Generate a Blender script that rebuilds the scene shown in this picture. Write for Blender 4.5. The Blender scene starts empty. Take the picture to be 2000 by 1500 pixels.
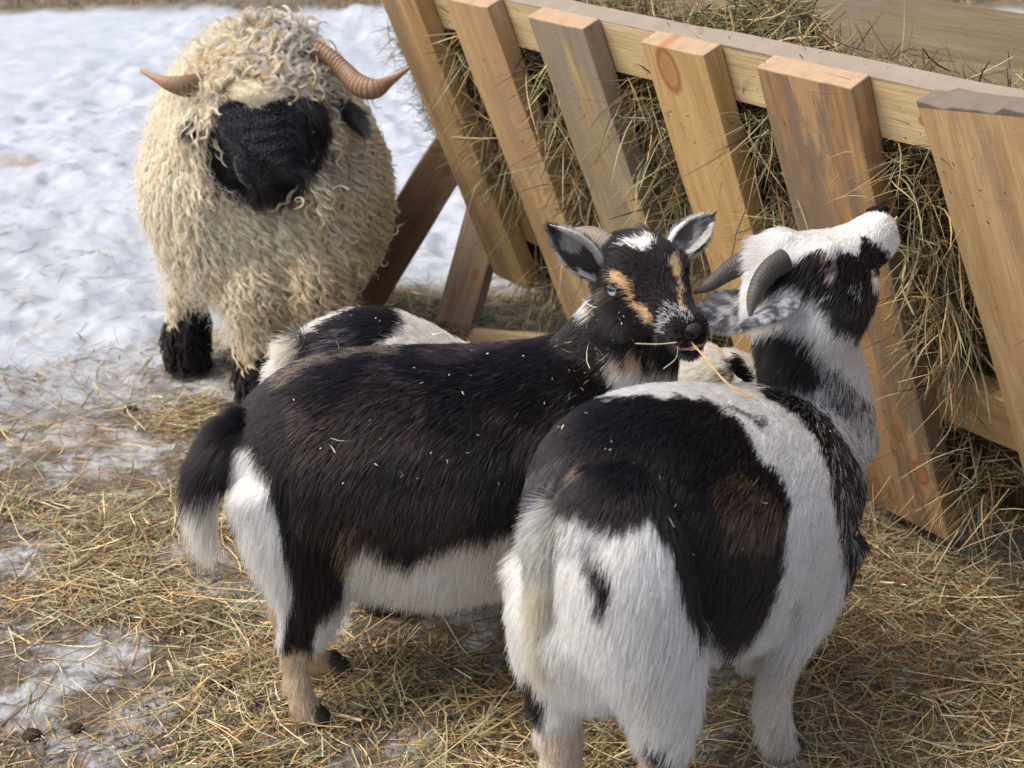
import bpy, bmesh, math
import numpy as np
from mathutils import Vector, Matrix
RNG = np.random.default_rng(7)
SC = bpy.context.scene
COL = SC.collection

# ------------------------------------------------------------------ camera, sky, sun, exposure
CAM_F, CAM_H, CAM_P = 2800.0, 1.25, math.radians(23)
cam_d = bpy.data.cameras.new('camera'); cam = bpy.data.objects.new('camera', cam_d); COL.objects.link(cam)
cam.location = (0, 0, CAM_H); cam.rotation_euler = (math.pi/2-CAM_P, 0, 0)
cam_d.sensor_width = 36.0; cam_d.lens = CAM_F/2000*36.0
cam_d.clip_start = .05; cam_d.clip_end = 600
cam_d.dof.use_dof = True; cam_d.dof.focus_distance = 2.0; cam_d.dof.aperture_fstop = 6.5
SC.camera = cam
SUN_EL, SUN_AZ = math.radians(54), math.radians(-104)      # azimuth measured from +y (away from the camera) towards +x
w = bpy.data.worlds.new('World'); SC.world = w; w.use_nodes = True
nt = w.node_tree; bgn = nt.nodes['Background']
sky = nt.nodes.new('ShaderNodeTexSky'); sky.sky_type = 'NISHITA'; sky.sun_disc = False
sky.sun_elevation = SUN_EL; sky.sun_rotation = SUN_AZ; sky.air_density = 1.0; sky.dust_density = 5.0
nt.links.new(sky.outputs[0], bgn.inputs[0]); bgn.inputs[1].default_value = 0.15
sun_d = bpy.data.lights.new('sun', 'SUN'); sun = bpy.data.objects.new('sun', sun_d); COL.objects.link(sun)
sun_d.energy = 1.8; sun_d.angle = math.radians(28); sun_d.color = (1, .96, .90)
sdir = Vector((math.sin(SUN_AZ)*math.cos(SUN_EL), math.cos(SUN_AZ)*math.cos(SUN_EL), math.sin(SUN_EL)))
sun.rotation_euler = sdir.to_track_quat('Z', 'Y').to_euler()
SC.view_settings.view_transform = 'Standard'; SC.view_settings.look = 'None'
SC.view_settings.gamma = 1; SC.view_settings.exposure = 0.68
SC.cycles.max_bounces = 8; SC.cycles.diffuse_bounces = 4; SC.cycles.transmission_bounces = 6
SC.cycles.use_denoising = True
try: SC.cycles_curves.shape = 'RIBBONS'
except Exception: pass

# ------------------------------------------------------------------ camera geometry helpers (pixels of the 2000x1500 photo)
cR = np.array([1., 0, 0]); cF = np.array([0, math.cos(CAM_P), -math.sin(CAM_P)]); cU = np.array([0, math.sin(CAM_P), math.cos(CAM_P)])
cC = np.array([0, 0, CAM_H])
def ray(px, py): return cR*(px-1000)/CAM_F + cU*(750-py)/CAM_F + cF
def dep(px, py, d): return cC + ray(px, py)*d
def gnd(px, py, z=0.):
    r = ray(px, py); return cC + r*(z-CAM_H)/r[2]
def cam2w(v):                    # right, up, toward the camera
    return cR*v[0] + cU*v[1] - cF*v[2]
def proj(p):
    v = np.asarray(p, float)-cC; d = v@cF
    return np.stack([1000+CAM_F*(v@cR)/d, 750-CAM_F*(v@cU)/d], -1), d
def unit(v):
    v = np.asarray(v, float); return v/(np.linalg.norm(v, axis=-1, keepdims=True)+1e-12)
class Plane:                     # the mid plane of an animal
    def __init__(s, p, dirxy):
        s.p = np.array([p[0], p[1], 0.]); s.f = unit([dirxy[0], dirxy[1], 0.]); s.l = np.array([-s.f[1], s.f[0], 0.])
    def __call__(s, px, py, off=0.):
        r = ray(px, py); q = s.p + s.l*off
        return cC + r*(((q-cC)@s.l)/(r@s.l))

def inpoly(P, poly):
    x, y = P[:, 0], P[:, 1]; r = np.zeros(len(P), bool); n = len(poly); j = n-1
    for i in range(n):
        xi, yi = poly[i]; xj, yj = poly[j]
        c = ((yi > y) != (yj > y)) & (x < (xj-xi)*(y-yi)/((yj-yi) if yj != yi else 1e-9)+xi)
        r ^= c; j = i
    return r
_lat = np.random.default_rng(3).random((64, 64, 64)).astype(np.float32)
def vnoise(p):
    p = np.asarray(p, float); i = np.floor(p).astype(int); f = p-i; f = f*f*(3-2*f); i &= 63; j = (i+1) & 63
    def L(a, b, c): return _lat[a, b, c]
    x0, y0, z0 = i.T; x1, y1, z1 = j.T; fx, fy, fz = f.T
    a = L(x0, y0, z0)*(1-fx)+L(x1, y0, z0)*fx; b = L(x0, y1, z0)*(1-fx)+L(x1, y1, z0)*fx
    c = L(x0, y0, z1)*(1-fx)+L(x1, y0, z1)*fx; d = L(x0, y1, z1)*(1-fx)+L(x1, y1, z1)*fx
    return (a*(1-fy)+b*fy)*(1-fz)+(c*(1-fy)+d*fy)*fz
def fbm(p, o=4):
    p = np.asarray(p, float); s = 0; a = .5; t = 0
    for k in range(o): s = s+a*vnoise(p*2**k+k*17.3); t += a; a *= .5
    return s/t

# ------------------------------------------------------------------ object helpers
def tag(o, label=None, cat=None, group=None, kind=None):
    if label: o['label'] = label
    if cat: o['category'] = cat
    if group: o['group'] = group
    if kind: o['kind'] = kind
    return o
def empty(name, loc=(0, 0, 0)):
    o = bpy.data.objects.new(name, None); COL.objects.link(o); o.location = loc; o.empty_display_size = .1; return o
def link(name, data, parent=None, mat=None):
    o = bpy.data.objects.new(name, data); COL.objects.link(o)
    if parent is not None:
        o.parent = parent; o.matrix_parent_inverse = Matrix.Translation(parent.location).inverted()
    if mat: data.materials.append(mat)
    return o
def mesh_np(name, V, Fc, parent=None, mat=None, smooth=True, col=None):
    me = bpy.data.meshes.new(name); V = np.asarray(V, np.float32); Fc = np.asarray(Fc, np.int32)
    nf, k = Fc.shape
    me.vertices.add(len(V)); me.vertices.foreach_set('co', V.ravel())
    me.loops.add(nf*k); me.loops.foreach_set('vertex_index', Fc.ravel())
    me.polygons.add(nf); me.polygons.foreach_set('loop_start', np.arange(0, nf*k, k, dtype=np.int32))
    me.update(calc_edges=True); me.validate()
    if smooth: me.polygons.foreach_set('use_smooth', np.ones(len(me.polygons), bool))
    if col is not None:
        a = me.attributes.new('col', 'FLOAT_COLOR', 'POINT'); a.data.foreach_set('color', np.c_[col, np.ones(len(col))].astype(np.float32).ravel())
    return link(name, me, parent, mat)
def bm_obj(name, bm, parent=None, mat=None, smooth=True):
    me = bpy.data.meshes.new(name); bm.normal_update(); bm.to_mesh(me); bm.free()
    if smooth: me.polygons.foreach_set('use_smooth', np.ones(len(me.polygons), bool))
    return link(name, me, parent, mat)
def loft(bm, rings, n=24):
    """rings: (centre, semi-axis vector, semi-axis vector); closed at both ends"""
    th = np.linspace(0, 2*math.pi, n, endpoint=False); rows = []
    for c, a, b in rings:
        P = np.asarray(c)[None] + np.cos(th)[:, None]*np.asarray(a)[None] + np.sin(th)[:, None]*np.asarray(b)[None]
        rows.append([bm.verts.new(p) for p in P])
    for r0, r1 in zip(rows[:-1], rows[1:]):
        for i in range(n): bm.faces.new((r0[i], r0[(i+1) % n], r1[(i+1) % n], r1[i]))
    bm.faces.new(rows[0][::-1]); bm.faces.new(rows[-1])
def spline(P, k=6):
    P = np.asarray(P, float)
    if len(P) < 3: return P
    out = []; Q = np.vstack([2*P[0]-P[1], P, 2*P[-1]-P[-2]])
    for i in range(1, len(Q)-2):
        for t in np.linspace(0, 1, k, endpoint=False):
            p0, p1, p2, p3 = Q[i-1:i+3]
            out.append(.5*((2*p1)+(-p0+p2)*t+(2*p0-5*p1+4*p2-p3)*t*t+(-p0+3*p1-3*p2+p3)*t**3))
    out.append(P[-1]); return np.array(out)
def tube_rings(C, ra, rb=None, hint=(0, 1, 0), k=5):
    """C centres, ra radius along the hint direction, rb across it"""
    C = np.asarray(C, float); ra = np.asarray(ra, float); rb = ra if rb is None else np.asarray(rb, float)
    S = spline(np.c_[C, ra, rb], k); C, ra, rb = S[:, :3], np.maximum(S[:, 3], .0008), np.maximum(S[:, 4], .0008)
    T = unit(np.gradient(C, axis=0)); h = np.asarray(hint, float); out = []
    for c, t, x, y in zip(C, T, ra, rb):
        u = h-(h@t)*t; u = unit(u); v = np.cross(t, u); out.append((c, u*x, v*y))
    # round the ends
    a, b = out[0], out[-1]
    e0 = (a[0]-T[0]*ra[0]*.5, a[1]*.55, a[2]*.55); e1 = (b[0]+T[-1]*ra[-1]*.5, b[1]*.55, b[2]*.55)
    return [e0]+out+[e1]
def remesh(bm, voxel, smooth=4, disp=None):
    me = bpy.data.meshes.new('tmp'); bm.normal_update(); bmesh.ops.recalc_face_normals(bm, faces=bm.faces); bm.to_mesh(me); bm.free()
    o = bpy.data.objects.new('tmp', me); COL.objects.link(o)
    m = o.modifiers.new('r', 'REMESH'); m.mode = 'VOXEL'; m.voxel_size = voxel
    m = o.modifiers.new('s', 'SMOOTH'); m.factor = .5; m.iterations = smooth
    dg = bpy.context.evaluated_depsgraph_get(); ev = o.evaluated_get(dg); m2 = bpy.data.meshes.new_from_object(ev)
    bpy.data.objects.remove(o); bpy.data.meshes.remove(me)
    return m2
def mesh_arrays(me):
    V = np.empty(len(me.vertices)*3, np.float32); me.vertices.foreach_get('co', V); V = V.reshape(-1, 3).astype(float)
    N = np.empty(len(me.vertices)*3, np.float32); me.vertices.foreach_get('normal', N); N = N.reshape(-1, 3).astype(float)
    me.calc_loop_triangles(); T = np.empty(len(me.loop_triangles)*3, np.int32); me.loop_triangles.foreach_get('vertices', T)
    return V, N, T.reshape(-1, 3)
def sample(V, N, T, n, rng, weight=None):
    a = V[T[:, 0]]; b = V[T[:, 1]]; c = V[T[:, 2]]
    ar = np.linalg.norm(np.cross(b-a, c-a), axis=1)
    if weight is not None: ar = ar*weight((a+b+c)/3)
    cs = np.cumsum(ar); i = np.searchsorted(cs, rng.random(n)*cs[-1]); i = np.minimum(i, len(T)-1)
    u = rng.random(n); v = rng.random(n); f = u+v > 1; u[f] = 1-u[f]; v[f] = 1-v[f]; wv = 1-u-v
    P = a[i]*wv[:, None]+b[i]*u[:, None]+c[i]*v[:, None]
    M = unit(N[T[i, 0]]*wv[:, None]+N[T[i, 1]]*u[:, None]+N[T[i, 2]]*v[:, None]); return P, M
def curves(name, PTS, rad, col, parent, mat):
    """PTS (n,k,3), rad (n,k), col (n,3)"""
    n, k, _ = PTS.shape
    hc = bpy.data.hair_curves.new(name); hc.add_curves([k]*n)
    hc.points.foreach_set('position', PTS.astype(np.float32).ravel())
    ra = hc.attributes.get('radius') or hc.attributes.new('radius', 'FLOAT', 'POINT')
    ra.data.foreach_set('value', rad.astype(np.float32).ravel())
    a = hc.attributes.new('col', 'FLOAT_COLOR', 'CURVE'); a.data.foreach_set('color', np.c_[col, np.ones(n)].astype(np.float32).ravel())
    return link(name, hc, parent, mat)

# ------------------------------------------------------------------ materials
def newmat(name):
    m = bpy.data.materials.new(name); m.use_nodes = True; t = m.node_tree; return m, t, t.nodes['Principled BSDF']
def N_(t, typ, **kw):
    n = t.nodes.new(typ)
    for k, v in kw.items(): setattr(n, k, v)
    return n
def plain(name, c, rough=.6, spec=.4, noise=0, scale=40, bump=0, bscale=120):
    m, t, b = newmat(name); b.inputs['Base Color'].default_value = (*c, 1); b.inputs['Roughness'].default_value = rough
    b.inputs['Specular IOR Level'].default_value = spec
    if noise:
        nz = N_(t, 'ShaderNodeTexNoise'); nz.inputs['Scale'].default_value = scale; nz.inputs['Detail'].default_value = 6
        tc = N_(t, 'ShaderNodeTexCoord'); t.links.new(tc.outputs['Object'], nz.inputs['Vector'])
        r = N_(t, 'ShaderNodeMixRGB'); r.inputs[1].default_value = (*[x*(1-noise) for x in c], 1); r.inputs[2].default_value = (*[min(1, x*(1+noise)) for x in c], 1)
        t.links.new(nz.outputs[0], r.inputs[0]); t.links.new(r.outputs[0], b.inputs['Base Color'])
    if bump:
        nz = N_(t, 'ShaderNodeTexNoise'); nz.inputs['Scale'].default_value = bscale; nz.inputs['Detail'].default_value = 8
        tc = N_(t, 'ShaderNodeTexCoord'); t.links.new(tc.outputs['Object'], nz.inputs['Vector'])
        bp = N_(t, 'ShaderNodeBump'); bp.inputs['Strength'].default_value = bump; bp.inputs['Distance'].default_value = .003
        t.links.new(nz.outputs[0], bp.inputs['Height']); t.links.new(bp.outputs[0], b.inputs['Normal'])
    return m
def attr_mat(name, rough=.6, spec=.3, sheen=0):
    m, t, b = newmat(name); a = N_(t, 'ShaderNodeAttribute'); a.attribute_name = 'col'
    t.links.new(a.outputs['Color'], b.inputs['Base Color']); b.inputs['Roughness'].default_value = rough; b.inputs['Specular IOR Level'].default_value = spec
    return m
def hair_mat(name, rough=.35, radial=.4, coat=0., mixdiff=.35):
    m, t, b = newmat(name); out = t.nodes['Material Output']
    a = N_(t, 'ShaderNodeAttribute'); a.attribute_name = 'col'
    h = N_(t, 'ShaderNodeBsdfHairPrincipled'); h.parametrization = 'COLOR'
    h.inputs['Roughness'].default_value = rough; h.inputs['Radial Roughness'].default_value = radial
    h.inputs['IOR'].default_value = 1.45
    try: h.inputs['Coat'].default_value = coat
    except Exception: pass
    b.inputs['Roughness'].default_value = .8; b.inputs['Specular IOR Level'].default_value = .1
    mx = N_(t, 'ShaderNodeMixShader'); mx.inputs[0].default_value = mixdiff
    t.links.new(a.outputs['Color'], h.inputs['Color']); t.links.new(a.outputs['Color'], b.inputs['Base Color'])
    t.links.new(h.outputs[0], mx.inputs[1]); t.links.new(b.outputs[0], mx.inputs[2]); t.links.new(mx.outputs[0], out.inputs[0])
    return m
M_skin = attr_mat('coat skin', .8, .1)
M_coat = hair_mat('goat coat hair', .32, .5, mixdiff=.35)
M_wool = hair_mat('sheep wool', .5, .6, mixdiff=.6)
M_hay = attr_mat('hay stalks', .62, .3)
M_hoof = plain('hoof horn', (.03, .026, .022), .5, noise=.4)
M_horn_grey = plain('grey horn', (.12, .10, .085), .5, noise=.35, scale=60, bump=.5, bscale=300)
M_horn_tan = plain('tan horn', (.26, .21, .16), .5, noise=.35, scale=60, bump=.5, bscale=300)
M_horn_amber = plain('amber horn', (.42, .25, .13), .5, noise=.4, scale=50, bump=.6, bscale=250)
M_nose = plain('dark nose skin', (.018, .015, .017), .6, .3, bump=.3, bscale=500)
M_pink = plain('pink gum', (.45, .16, .15), .35, .5)
M_tooth = plain('teeth', (.7, .66, .55), .3, .5)

# ------------------------------------------------------------------ ground: snow over frozen litter
def hay_mask(x, y):
    """1 where hay lies thick, 0 on clean snow"""
    p = np.c_[x*1.7, y*1.7, np.full_like(x, 3.3)]
    n = fbm(p, 3)-.5
    edge = 2.86 + .10*x + n*.9
    m = np.clip((edge-y)/.35+.5, 0, 1)
    # strip of hay along and behind the rack
    dx = x+.12; dy = y-3.15; along = (-dx*.568+dy*.823); acr = np.abs(dx*.823+dy*.568)
    m = np.maximum(m, np.clip(1.25-acr/.55+n, 0, 1)*(along < .45))
    return m
def bare_patch(x, y):
    p = fbm(np.c_[x*2.2, y*3.4, np.full_like(x, 8.1)], 5)
    return np.clip((p-.73)*12, 0, .8)
def ground_h(x, y):
    m = hay_mask(x, y)
    q = np.c_[x*3.5, y*3.5, np.zeros_like(x)]
    lump = (fbm(q, 4)-.5)*.085*np.clip((y-2.3)/1.2, .18, 1)+(fbm(np.c_[x*11, y*11, np.zeros_like(x)+7], 3)-.5)*.055*np.clip((y-2.3)/1.0, .2, 1)
    fine = (fbm(np.c_[x*26, y*26, np.ones_like(x)], 3)-.5)*.010
    return lump+fine-.004
def spaced(lo, hi, a, b, step, grow=1.16):
    c = list(np.arange(a, b+step, step)); s = step; v = c[-1]
    while v < hi: s *= grow; v += s; c.append(v)
    s = step; v = c[0]; left = []
    while v > lo: s *= grow; v -= s; left.append(v)
    return np.array(left[::-1]+c)
gx = spaced(-120, 120, -1.9, 1.9, .011); gy = spaced(-30, 300, .9, 5.5, .011, 1.05)
GX, GY = np.meshgrid(gx, gy); fx, fy = GX.ravel(), GY.ravel(); hz = ground_h(fx, fy)
nx, ny = len(gx), len(gy); idx = np.arange(nx*ny).reshape(ny, nx)
GF = np.stack([idx[:-1, :-1], idx[:-1, 1:], idx[1:, 1:], idx[1:, :-1]], -1).reshape(-1, 4)
hm = hay_mask(fx, fy); bp_ = bare_patch(fx, fy)
turf = np.clip((fy-8.45-.25*(fbm(np.c_[fx*1.2, fy*2, fx*0], 3)-.5)*4)/.15, 0, 1)*np.clip((13-fy)/.5, 0, 1)
gcol = np.c_[hm, bp_*np.clip((fy-2.2)/1, 0, 1), turf]
def snow_mat():
    m, t, b = newmat('trodden snow'); a = N_(t, 'ShaderNodeAttribute'); a.attribute_name = 'col'
    sp = N_(t, 'ShaderNodeSeparateColor'); t.links.new(a.outputs['Color'], sp.inputs[0])
    tc = N_(t, 'ShaderNodeTexCoord')
    def nz(sc, det=6, rough=.6):
        n = N_(t, 'ShaderNodeTexNoise'); n.inputs['Scale'].default_value = sc; n.inputs['Detail'].default_value = det; n.inputs['Roughness'].default_value = rough
        t.links.new(tc.outputs['Object'], n.inputs['Vector']); return n
    def ramp(src, p0, c0, p1, c1):
        r = N_(t, 'ShaderNodeValToRGB'); r.color_ramp.elements[0].position = p0; r.color_ramp.elements[0].color = (*c0, 1)
        r.color_ramp.elements[1].position = p1; r.color_ramp.elements[1].color = (*c1, 1); t.links.new(src, r.inputs[0]); return r
    def mix(f, c1, c2):
        x = N_(t, 'ShaderNodeMixRGB'); 
        for s, v in ((f, 0), (c1, 1), (c2, 2)):
            if isinstance(s, tuple): x.inputs[v].default_value = (*s, 1)
            elif isinstance(s, float): x.inputs[v].default_value = s
            else: t.links.new(s, x.inputs[v])
        return x.outputs[0]
    clean = ramp(nz(9).outputs[0], .3, (.37, .40, .44), .7, (.52, .55, .59)).outputs[0]
    icy = ramp(nz(30, 8).outputs[0], .35, (.22, .205, .19), .60, (.50, .51, .52)).outputs[0]
    dirt = ramp(nz(70, 8).outputs[0], .3, (.06, .045, .03), .7, (.20, .15, .10)).outputs[0]
    dm = ramp(nz(7, 7, .7).outputs[0], .45, (0, 0, 0), .55, (1, 1, 1)).outputs[0]
    litter = mix(dm, icy, dirt)
    c = mix(sp.outputs[0], clean, litter)
    c = mix(sp.outputs[1], c, (.30, .23, .16))
    c = mix(sp.outputs[2], c, ramp(nz(12, 8).outputs[0], .35, (.10, .075, .04), .7, (.24, .18, .11)).outputs[0])
    t.links.new(c, b.inputs['Base Color']); b.inputs['Roughness'].default_value = .55; b.inputs['Specular IOR Level'].default_value = .35
    b.inputs['Subsurface Weight'].default_value = 0
    bp = N_(t, 'ShaderNodeBump'); bp.inputs['Strength'].default_value = .8; bp.inputs['Distance'].default_value = .016
    t.links.new(nz(38, 12, .75).outputs[0], bp.inputs['Height']); t.links.new(bp.outputs[0], b.inputs['Normal'])
    return m
ground = mesh_np('ground', np.c_[fx, fy, hz], GF, mat=snow_mat(), col=gcol); tag(ground, kind='structure')

# ------------------------------------------------------------------ stalks
HAYC = np.array([[.42, .29, .13], [.54, .43, .25], [.34, .21, .09], [.20, .20, .11], [.28, .29, .17], [.17, .10, .055], [.38, .33, .19], [.11, .07, .042], [.48, .40, .27]])
def stalks(P, D, L, W, rng, nseg=5, bend=.25, kink=.25, droop=0., pal=None, pw=None, up=None):
    """flat, bent blades: P start, D unit direction, L length, W width -> verts, faces, colours"""
    n = len(P); D = unit(D); R = unit(rng.normal(size=(n, 3))); S = unit(np.cross(D, R)); B = np.cross(D, S)
    if up is not None: S = unit(np.cross(D, np.tile([0, 0, 1.], (n, 1))+rng.normal(size=(n, 3))*up)); B = np.cross(D, S)
    ts = np.linspace(0, 1, nseg); amp = rng.normal(size=(n, 2))*bend; kt = rng.random(n)*.6+.2; ka = (rng.random(n) < kink)*rng.normal(size=n)*.7
    V = np.empty((n, nseg, 2, 3)); 
    for j, tt in enumerate(ts):
        c = P+D*(L*tt)[:, None]+S*(L*amp[:, 0]*tt*tt)[:, None]+B*(L*amp[:, 1]*tt*tt*.6)[:, None]+S*(L*ka*np.maximum(0, tt-kt))[:, None]
        c[:, 2] -= droop*L*tt*tt
        wj = W*(.55+.45*math.sin(math.pi*min(1, tt*.9+.1)))*(1 if j < nseg-1 else .35)
        V[:, j, 0] = c+S*(wj*.5)[:, None]; V[:, j, 1] = c-S*(wj*.5)[:, None]
    base = np.arange(n)[:, None]*nseg*2; Fs = []
    for j in range(nseg-1):
        Fs.append(np.c_[base+2*j, base+2*j+1, base+2*j+3, base+2*j+2])
    Fc = np.stack(Fs, 1).reshape(-1, 4)
    pal = HAYC*np.array([1.16, 1.18, 1.14]) if pal is None else pal
    c = pal[rng.choice(len(pal), n, p=pw)]*(.5+.85*rng.random((n, 1)))
    return V.reshape(-1, 3), Fc, np.repeat(c, nseg*2, 0)
def join(parts):
    V, Fc, C = [], [], []; o = 0
    for v, f, c in parts: V.append(v); Fc.append(f+o); C.append(c); o += len(v)
    return np.vstack(V), np.vstack(Fc), np.vstack(C)

# ------------------------------------------------------------------ hay rack (V shaped, wooden)
rd = unit([-.568, .823, 0]); rn = np.array([-rd[1], rd[0], 0])        # along the rail (away), outward normal of the near side
TAU = math.radians(23.2); rs = np.array([0, 0, -math.cos(TAU)])-rn*math.sin(TAU); rq = np.cross(rd, rs); rq = rq if rq@rn > 0 else -rq
RA = dep(1475, 131, 2.086) - rd*.330
def wood(name, base, light, grey=0., seed=0., knots=(), orange=0., greyc=(.30, .27, .23), endc=(.36, .25, .155), topc=None, eth=.0026):
    base, light = [tuple(k_*(.90*v+.10*(.3*c_[0]+.6*c_[1]+.1*c_[2])) for v, k_ in zip(c_, (1.05, 1.07, .98))) for c_ in (base, light)]
    m, t, b = newmat(name); tc = N_(t, 'ShaderNodeTexCoord'); L = t.links.new
    mp = N_(t, 'ShaderNodeMapping'); mp.inputs['Location'].default_value = (seed*3.1, seed*1.7, seed); mp.inputs['Scale'].default_value = (1.0, 11, 11)
    L(tc.outputs['Object'], mp.inputs['Vector'])
    # knots push the grain aside
    w0 = N_(t, 'ShaderNodeTexNoise'); w0.inputs['Scale'].default_value = 1.3; w0.inputs['Detail'].default_value = 3; L(mp.outputs[0], w0.inputs[0])
    wv = N_(t, 'ShaderNodeTexNoise'); wv.inputs['Scale'].default_value = 2.4; wv.inputs['Detail'].default_value = 9; wv.inputs['Roughness'].default_value = .68; wv.inputs['Distortion'].default_value = .6
    L(mp.outputs[0], wv.inputs[0])
    mp2 = N_(t, 'ShaderNodeMapping'); mp2.inputs['Scale'].default_value = (5, 260, 260); L(tc.outputs['Object'], mp2.inputs['Vector'])
    fn = N_(t, 'ShaderNodeTexNoise'); fn.inputs['Scale'].default_value = 1; fn.inputs['Detail'].default_value = 4; L(mp2.outputs[0], fn.inputs[0])
    r = N_(t, 'ShaderNodeValToRGB'); e = r.color_ramp.elements; e[0].position = .34; e[0].color = (*base, 1); e[1].position = .62; e[1].color = (*light, 1)
    L(wv.outputs[0], r.inputs[0]); col = r.outputs[0]
    mul = N_(t, 'ShaderNodeMixRGB', blend_type='MULTIPLY'); mul.inputs[0].default_value = .45; L(col, mul.inputs[1])
    fr = N_(t, 'ShaderNodeValToRGB'); fr.color_ramp.elements[0].position = .35; fr.color_ramp.elements[0].color = (.55, .48, .42, 1); fr.color_ramp.elements[1].position = .6; fr.color_ramp.elements[1].color = (1, 1, 1, 1)
    L(fn.outputs[0], fr.inputs[0]); L(fr.outputs[0], mul.inputs[2]); col = mul.outputs[0]
    # saw marks across the board
    mp3 = N_(t, 'ShaderNodeMapping'); mp3.inputs['Scale'].default_value = (170, 4, 4); L(tc.outputs['Object'], mp3.inputs['Vector'])
    sw = N_(t, 'ShaderNodeTexNoise'); sw.inputs['Scale'].default_value = 1; sw.inputs['Detail'].default_value = 2; L(mp3.outputs[0], sw.inputs[0])
    # weathered grey-blue streaks
    gm = N_(t, 'ShaderNodeValToRGB'); gm.color_ramp.elements[0].position = .62-.22*grey; gm.color_ramp.elements[1].position = .69-.19*grey
    mp4 = N_(t, 'ShaderNodeMapping'); mp4.inputs['Location'].default_value = (seed, seed*2+5, 3); mp4.inputs['Scale'].default_value = (1.5, 7.5, 7.5); L(tc.outputs['Object'], mp4.inputs['Vector'])
    gn = N_(t, 'ShaderNodeTexNoise'); gn.inputs['Scale'].default_value = 1.3; gn.inputs['Detail'].default_value = 10; gn.inputs['Roughness'].default_value = .72; L(mp4.outputs[0], gn.inputs[0]); L(gn.outputs[0], gm.inputs[0])
    mg = N_(t, 'ShaderNodeMixRGB'); mg.inputs[2].default_value = (*greyc, 1); L(col, mg.inputs[1])
    gs = N_(t, 'ShaderNodeMath', operation='MULTIPLY'); gs.inputs[1].default_value = .75; L(gm.outputs[0], gs.inputs[0]); L(gs.outputs[0], mg.inputs[0]); col = mg.outputs[0]
    if orange:
        mo = N_(t, 'ShaderNodeMapping'); mo.inputs['Location'].default_value = (seed*2+9, seed*4, 1); mo.inputs['Scale'].default_value = (1.5, 8.5, 8.5); L(tc.outputs['Object'], mo.inputs['Vector'])
        on = N_(t, 'ShaderNodeTexNoise'); on.inputs['Scale'].default_value = 1.3; on.inputs['Detail'].default_value = 9; on.inputs['Roughness'].default_value = .7; L(mo.outputs[0], on.inputs[0])
        om = N_(t, 'ShaderNodeValToRGB'); om.color_ramp.elements[0].position = .63-.14*orange; om.color_ramp.elements[1].position = .66-.12*orange; L(on.outputs[0], om.inputs[0])
        mx_ = N_(t, 'ShaderNodeMixRGB'); mx_.inputs[2].default_value = (.44, .27, .14, 1); L(om.outputs[0], mx_.inputs[0]); L(col, mx_.inputs[1]); col = mx_.outputs[0]
    # sawn end grain, and weathering on an upward edge
    sx = N_(t, 'ShaderNodeSeparateXYZ'); L(tc.outputs['Object'], sx.inputs[0])
    for src, cc in ((sx.outputs[0], endc), (sx.outputs[1], topc)):
        if cc is None: continue
        lt = N_(t, 'ShaderNodeMath', operation='LESS_THAN'); L(src, lt.inputs[0]); lt.inputs[1].default_value = eth if cc is endc else .0035
        en = N_(t, 'ShaderNodeTexNoise'); en.inputs['Scale'].default_value = 60 if cc is endc else 14; en.inputs['Detail'].default_value = 8; L(tc.outputs['Object'], en.inputs[0])
        ec_ = N_(t, 'ShaderNodeMixRGB'); ec_.inputs[1].default_value = (*[v*.72 for v in cc], 1); ec_.inputs[2].default_value = (*[v*1.25 for v in cc], 1); L(en.outputs[0], ec_.inputs[0])
        me_ = N_(t, 'ShaderNodeMixRGB'); L(lt.outputs[0], me_.inputs[0]); L(col, me_.inputs[1]); L(ec_.outputs[0], me_.inputs[2]); col = me_.outputs[0]
    # small dark specks
    sn = N_(t, 'ShaderNodeTexNoise'); sn.inputs['Scale'].default_value = 95; sn.inputs['Detail'].default_value = 2; L(tc.outputs['Object'], sn.inputs[0])
    sr = N_(t, 'ShaderNodeValToRGB'); sr.color_ramp.elements[0].position = .69; sr.color_ramp.elements[1].position = .74; L(sn.outputs[0], sr.inputs[0])
    ms = N_(t, 'ShaderNodeMixRGB'); ms.inputs[2].default_value = (.13, .075, .04, 1); L(sr.outputs[0], ms.inputs[0]); L(col, ms.inputs[1]); col = ms.outputs[0]
    for (kx, ky, kr) in knots:
        kp = N_(t, 'ShaderNodeMapping'); kp.inputs['Location'].default_value = (-kx/(kr*1.7), -ky/kr, 0); kp.inputs['Scale'].default_value = (1/(kr*1.7), 1/kr, .001)
        L(tc.outputs['Object'], kp.inputs['Vector']); ln = N_(t, 'ShaderNodeVectorMath', operation='LENGTH')
        ad = N_(t, 'ShaderNodeMixRGB'); ad.inputs[0].default_value = .12; L(kp.outputs[0], ad.inputs[1]); L(w0.outputs[1], ad.inputs[2]); L(ad.outputs[0], ln.inputs[0])
        kr_ = N_(t, 'ShaderNodeValToRGB'); E_ = kr_.color_ramp.elements; E_[0].position = 0; E_[0].color = (.5, .5, .5, 1); E_[1].position = 1.0; E_[1].color = (0, 0, 0, 1)
        for ps, v in ((.55, .45), (.72, .9), (.85, .55), (.93, .15)):
            q = E_.new(ps); q.color = (v, v, v, 1)
        L(ln.outputs['Value'], kr_.inputs[0]); mk = N_(t, 'ShaderNodeMixRGB'); mk.inputs[2].default_value = (.30, .10, .035, 1); L(kr_.outputs[0], mk.inputs[0]); L(col, mk.inputs[1]); col = mk.outputs[0]
    L(col, b.inputs['Base Color']); b.inputs['Roughness'].default_value = .72; b.inputs['Specular IOR Level'].default_value = .25
    av = N_(t, 'ShaderNodeMath', operation='ADD'); L(wv.outputs[0], av.inputs[0]); 
    a2 = N_(t, 'ShaderNodeMath', operation='MULTIPLY'); a2.inputs[1].default_value = .5; L(fn.outputs[0], a2.inputs[0]); L(a2.outputs[0], av.inputs[1])
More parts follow.
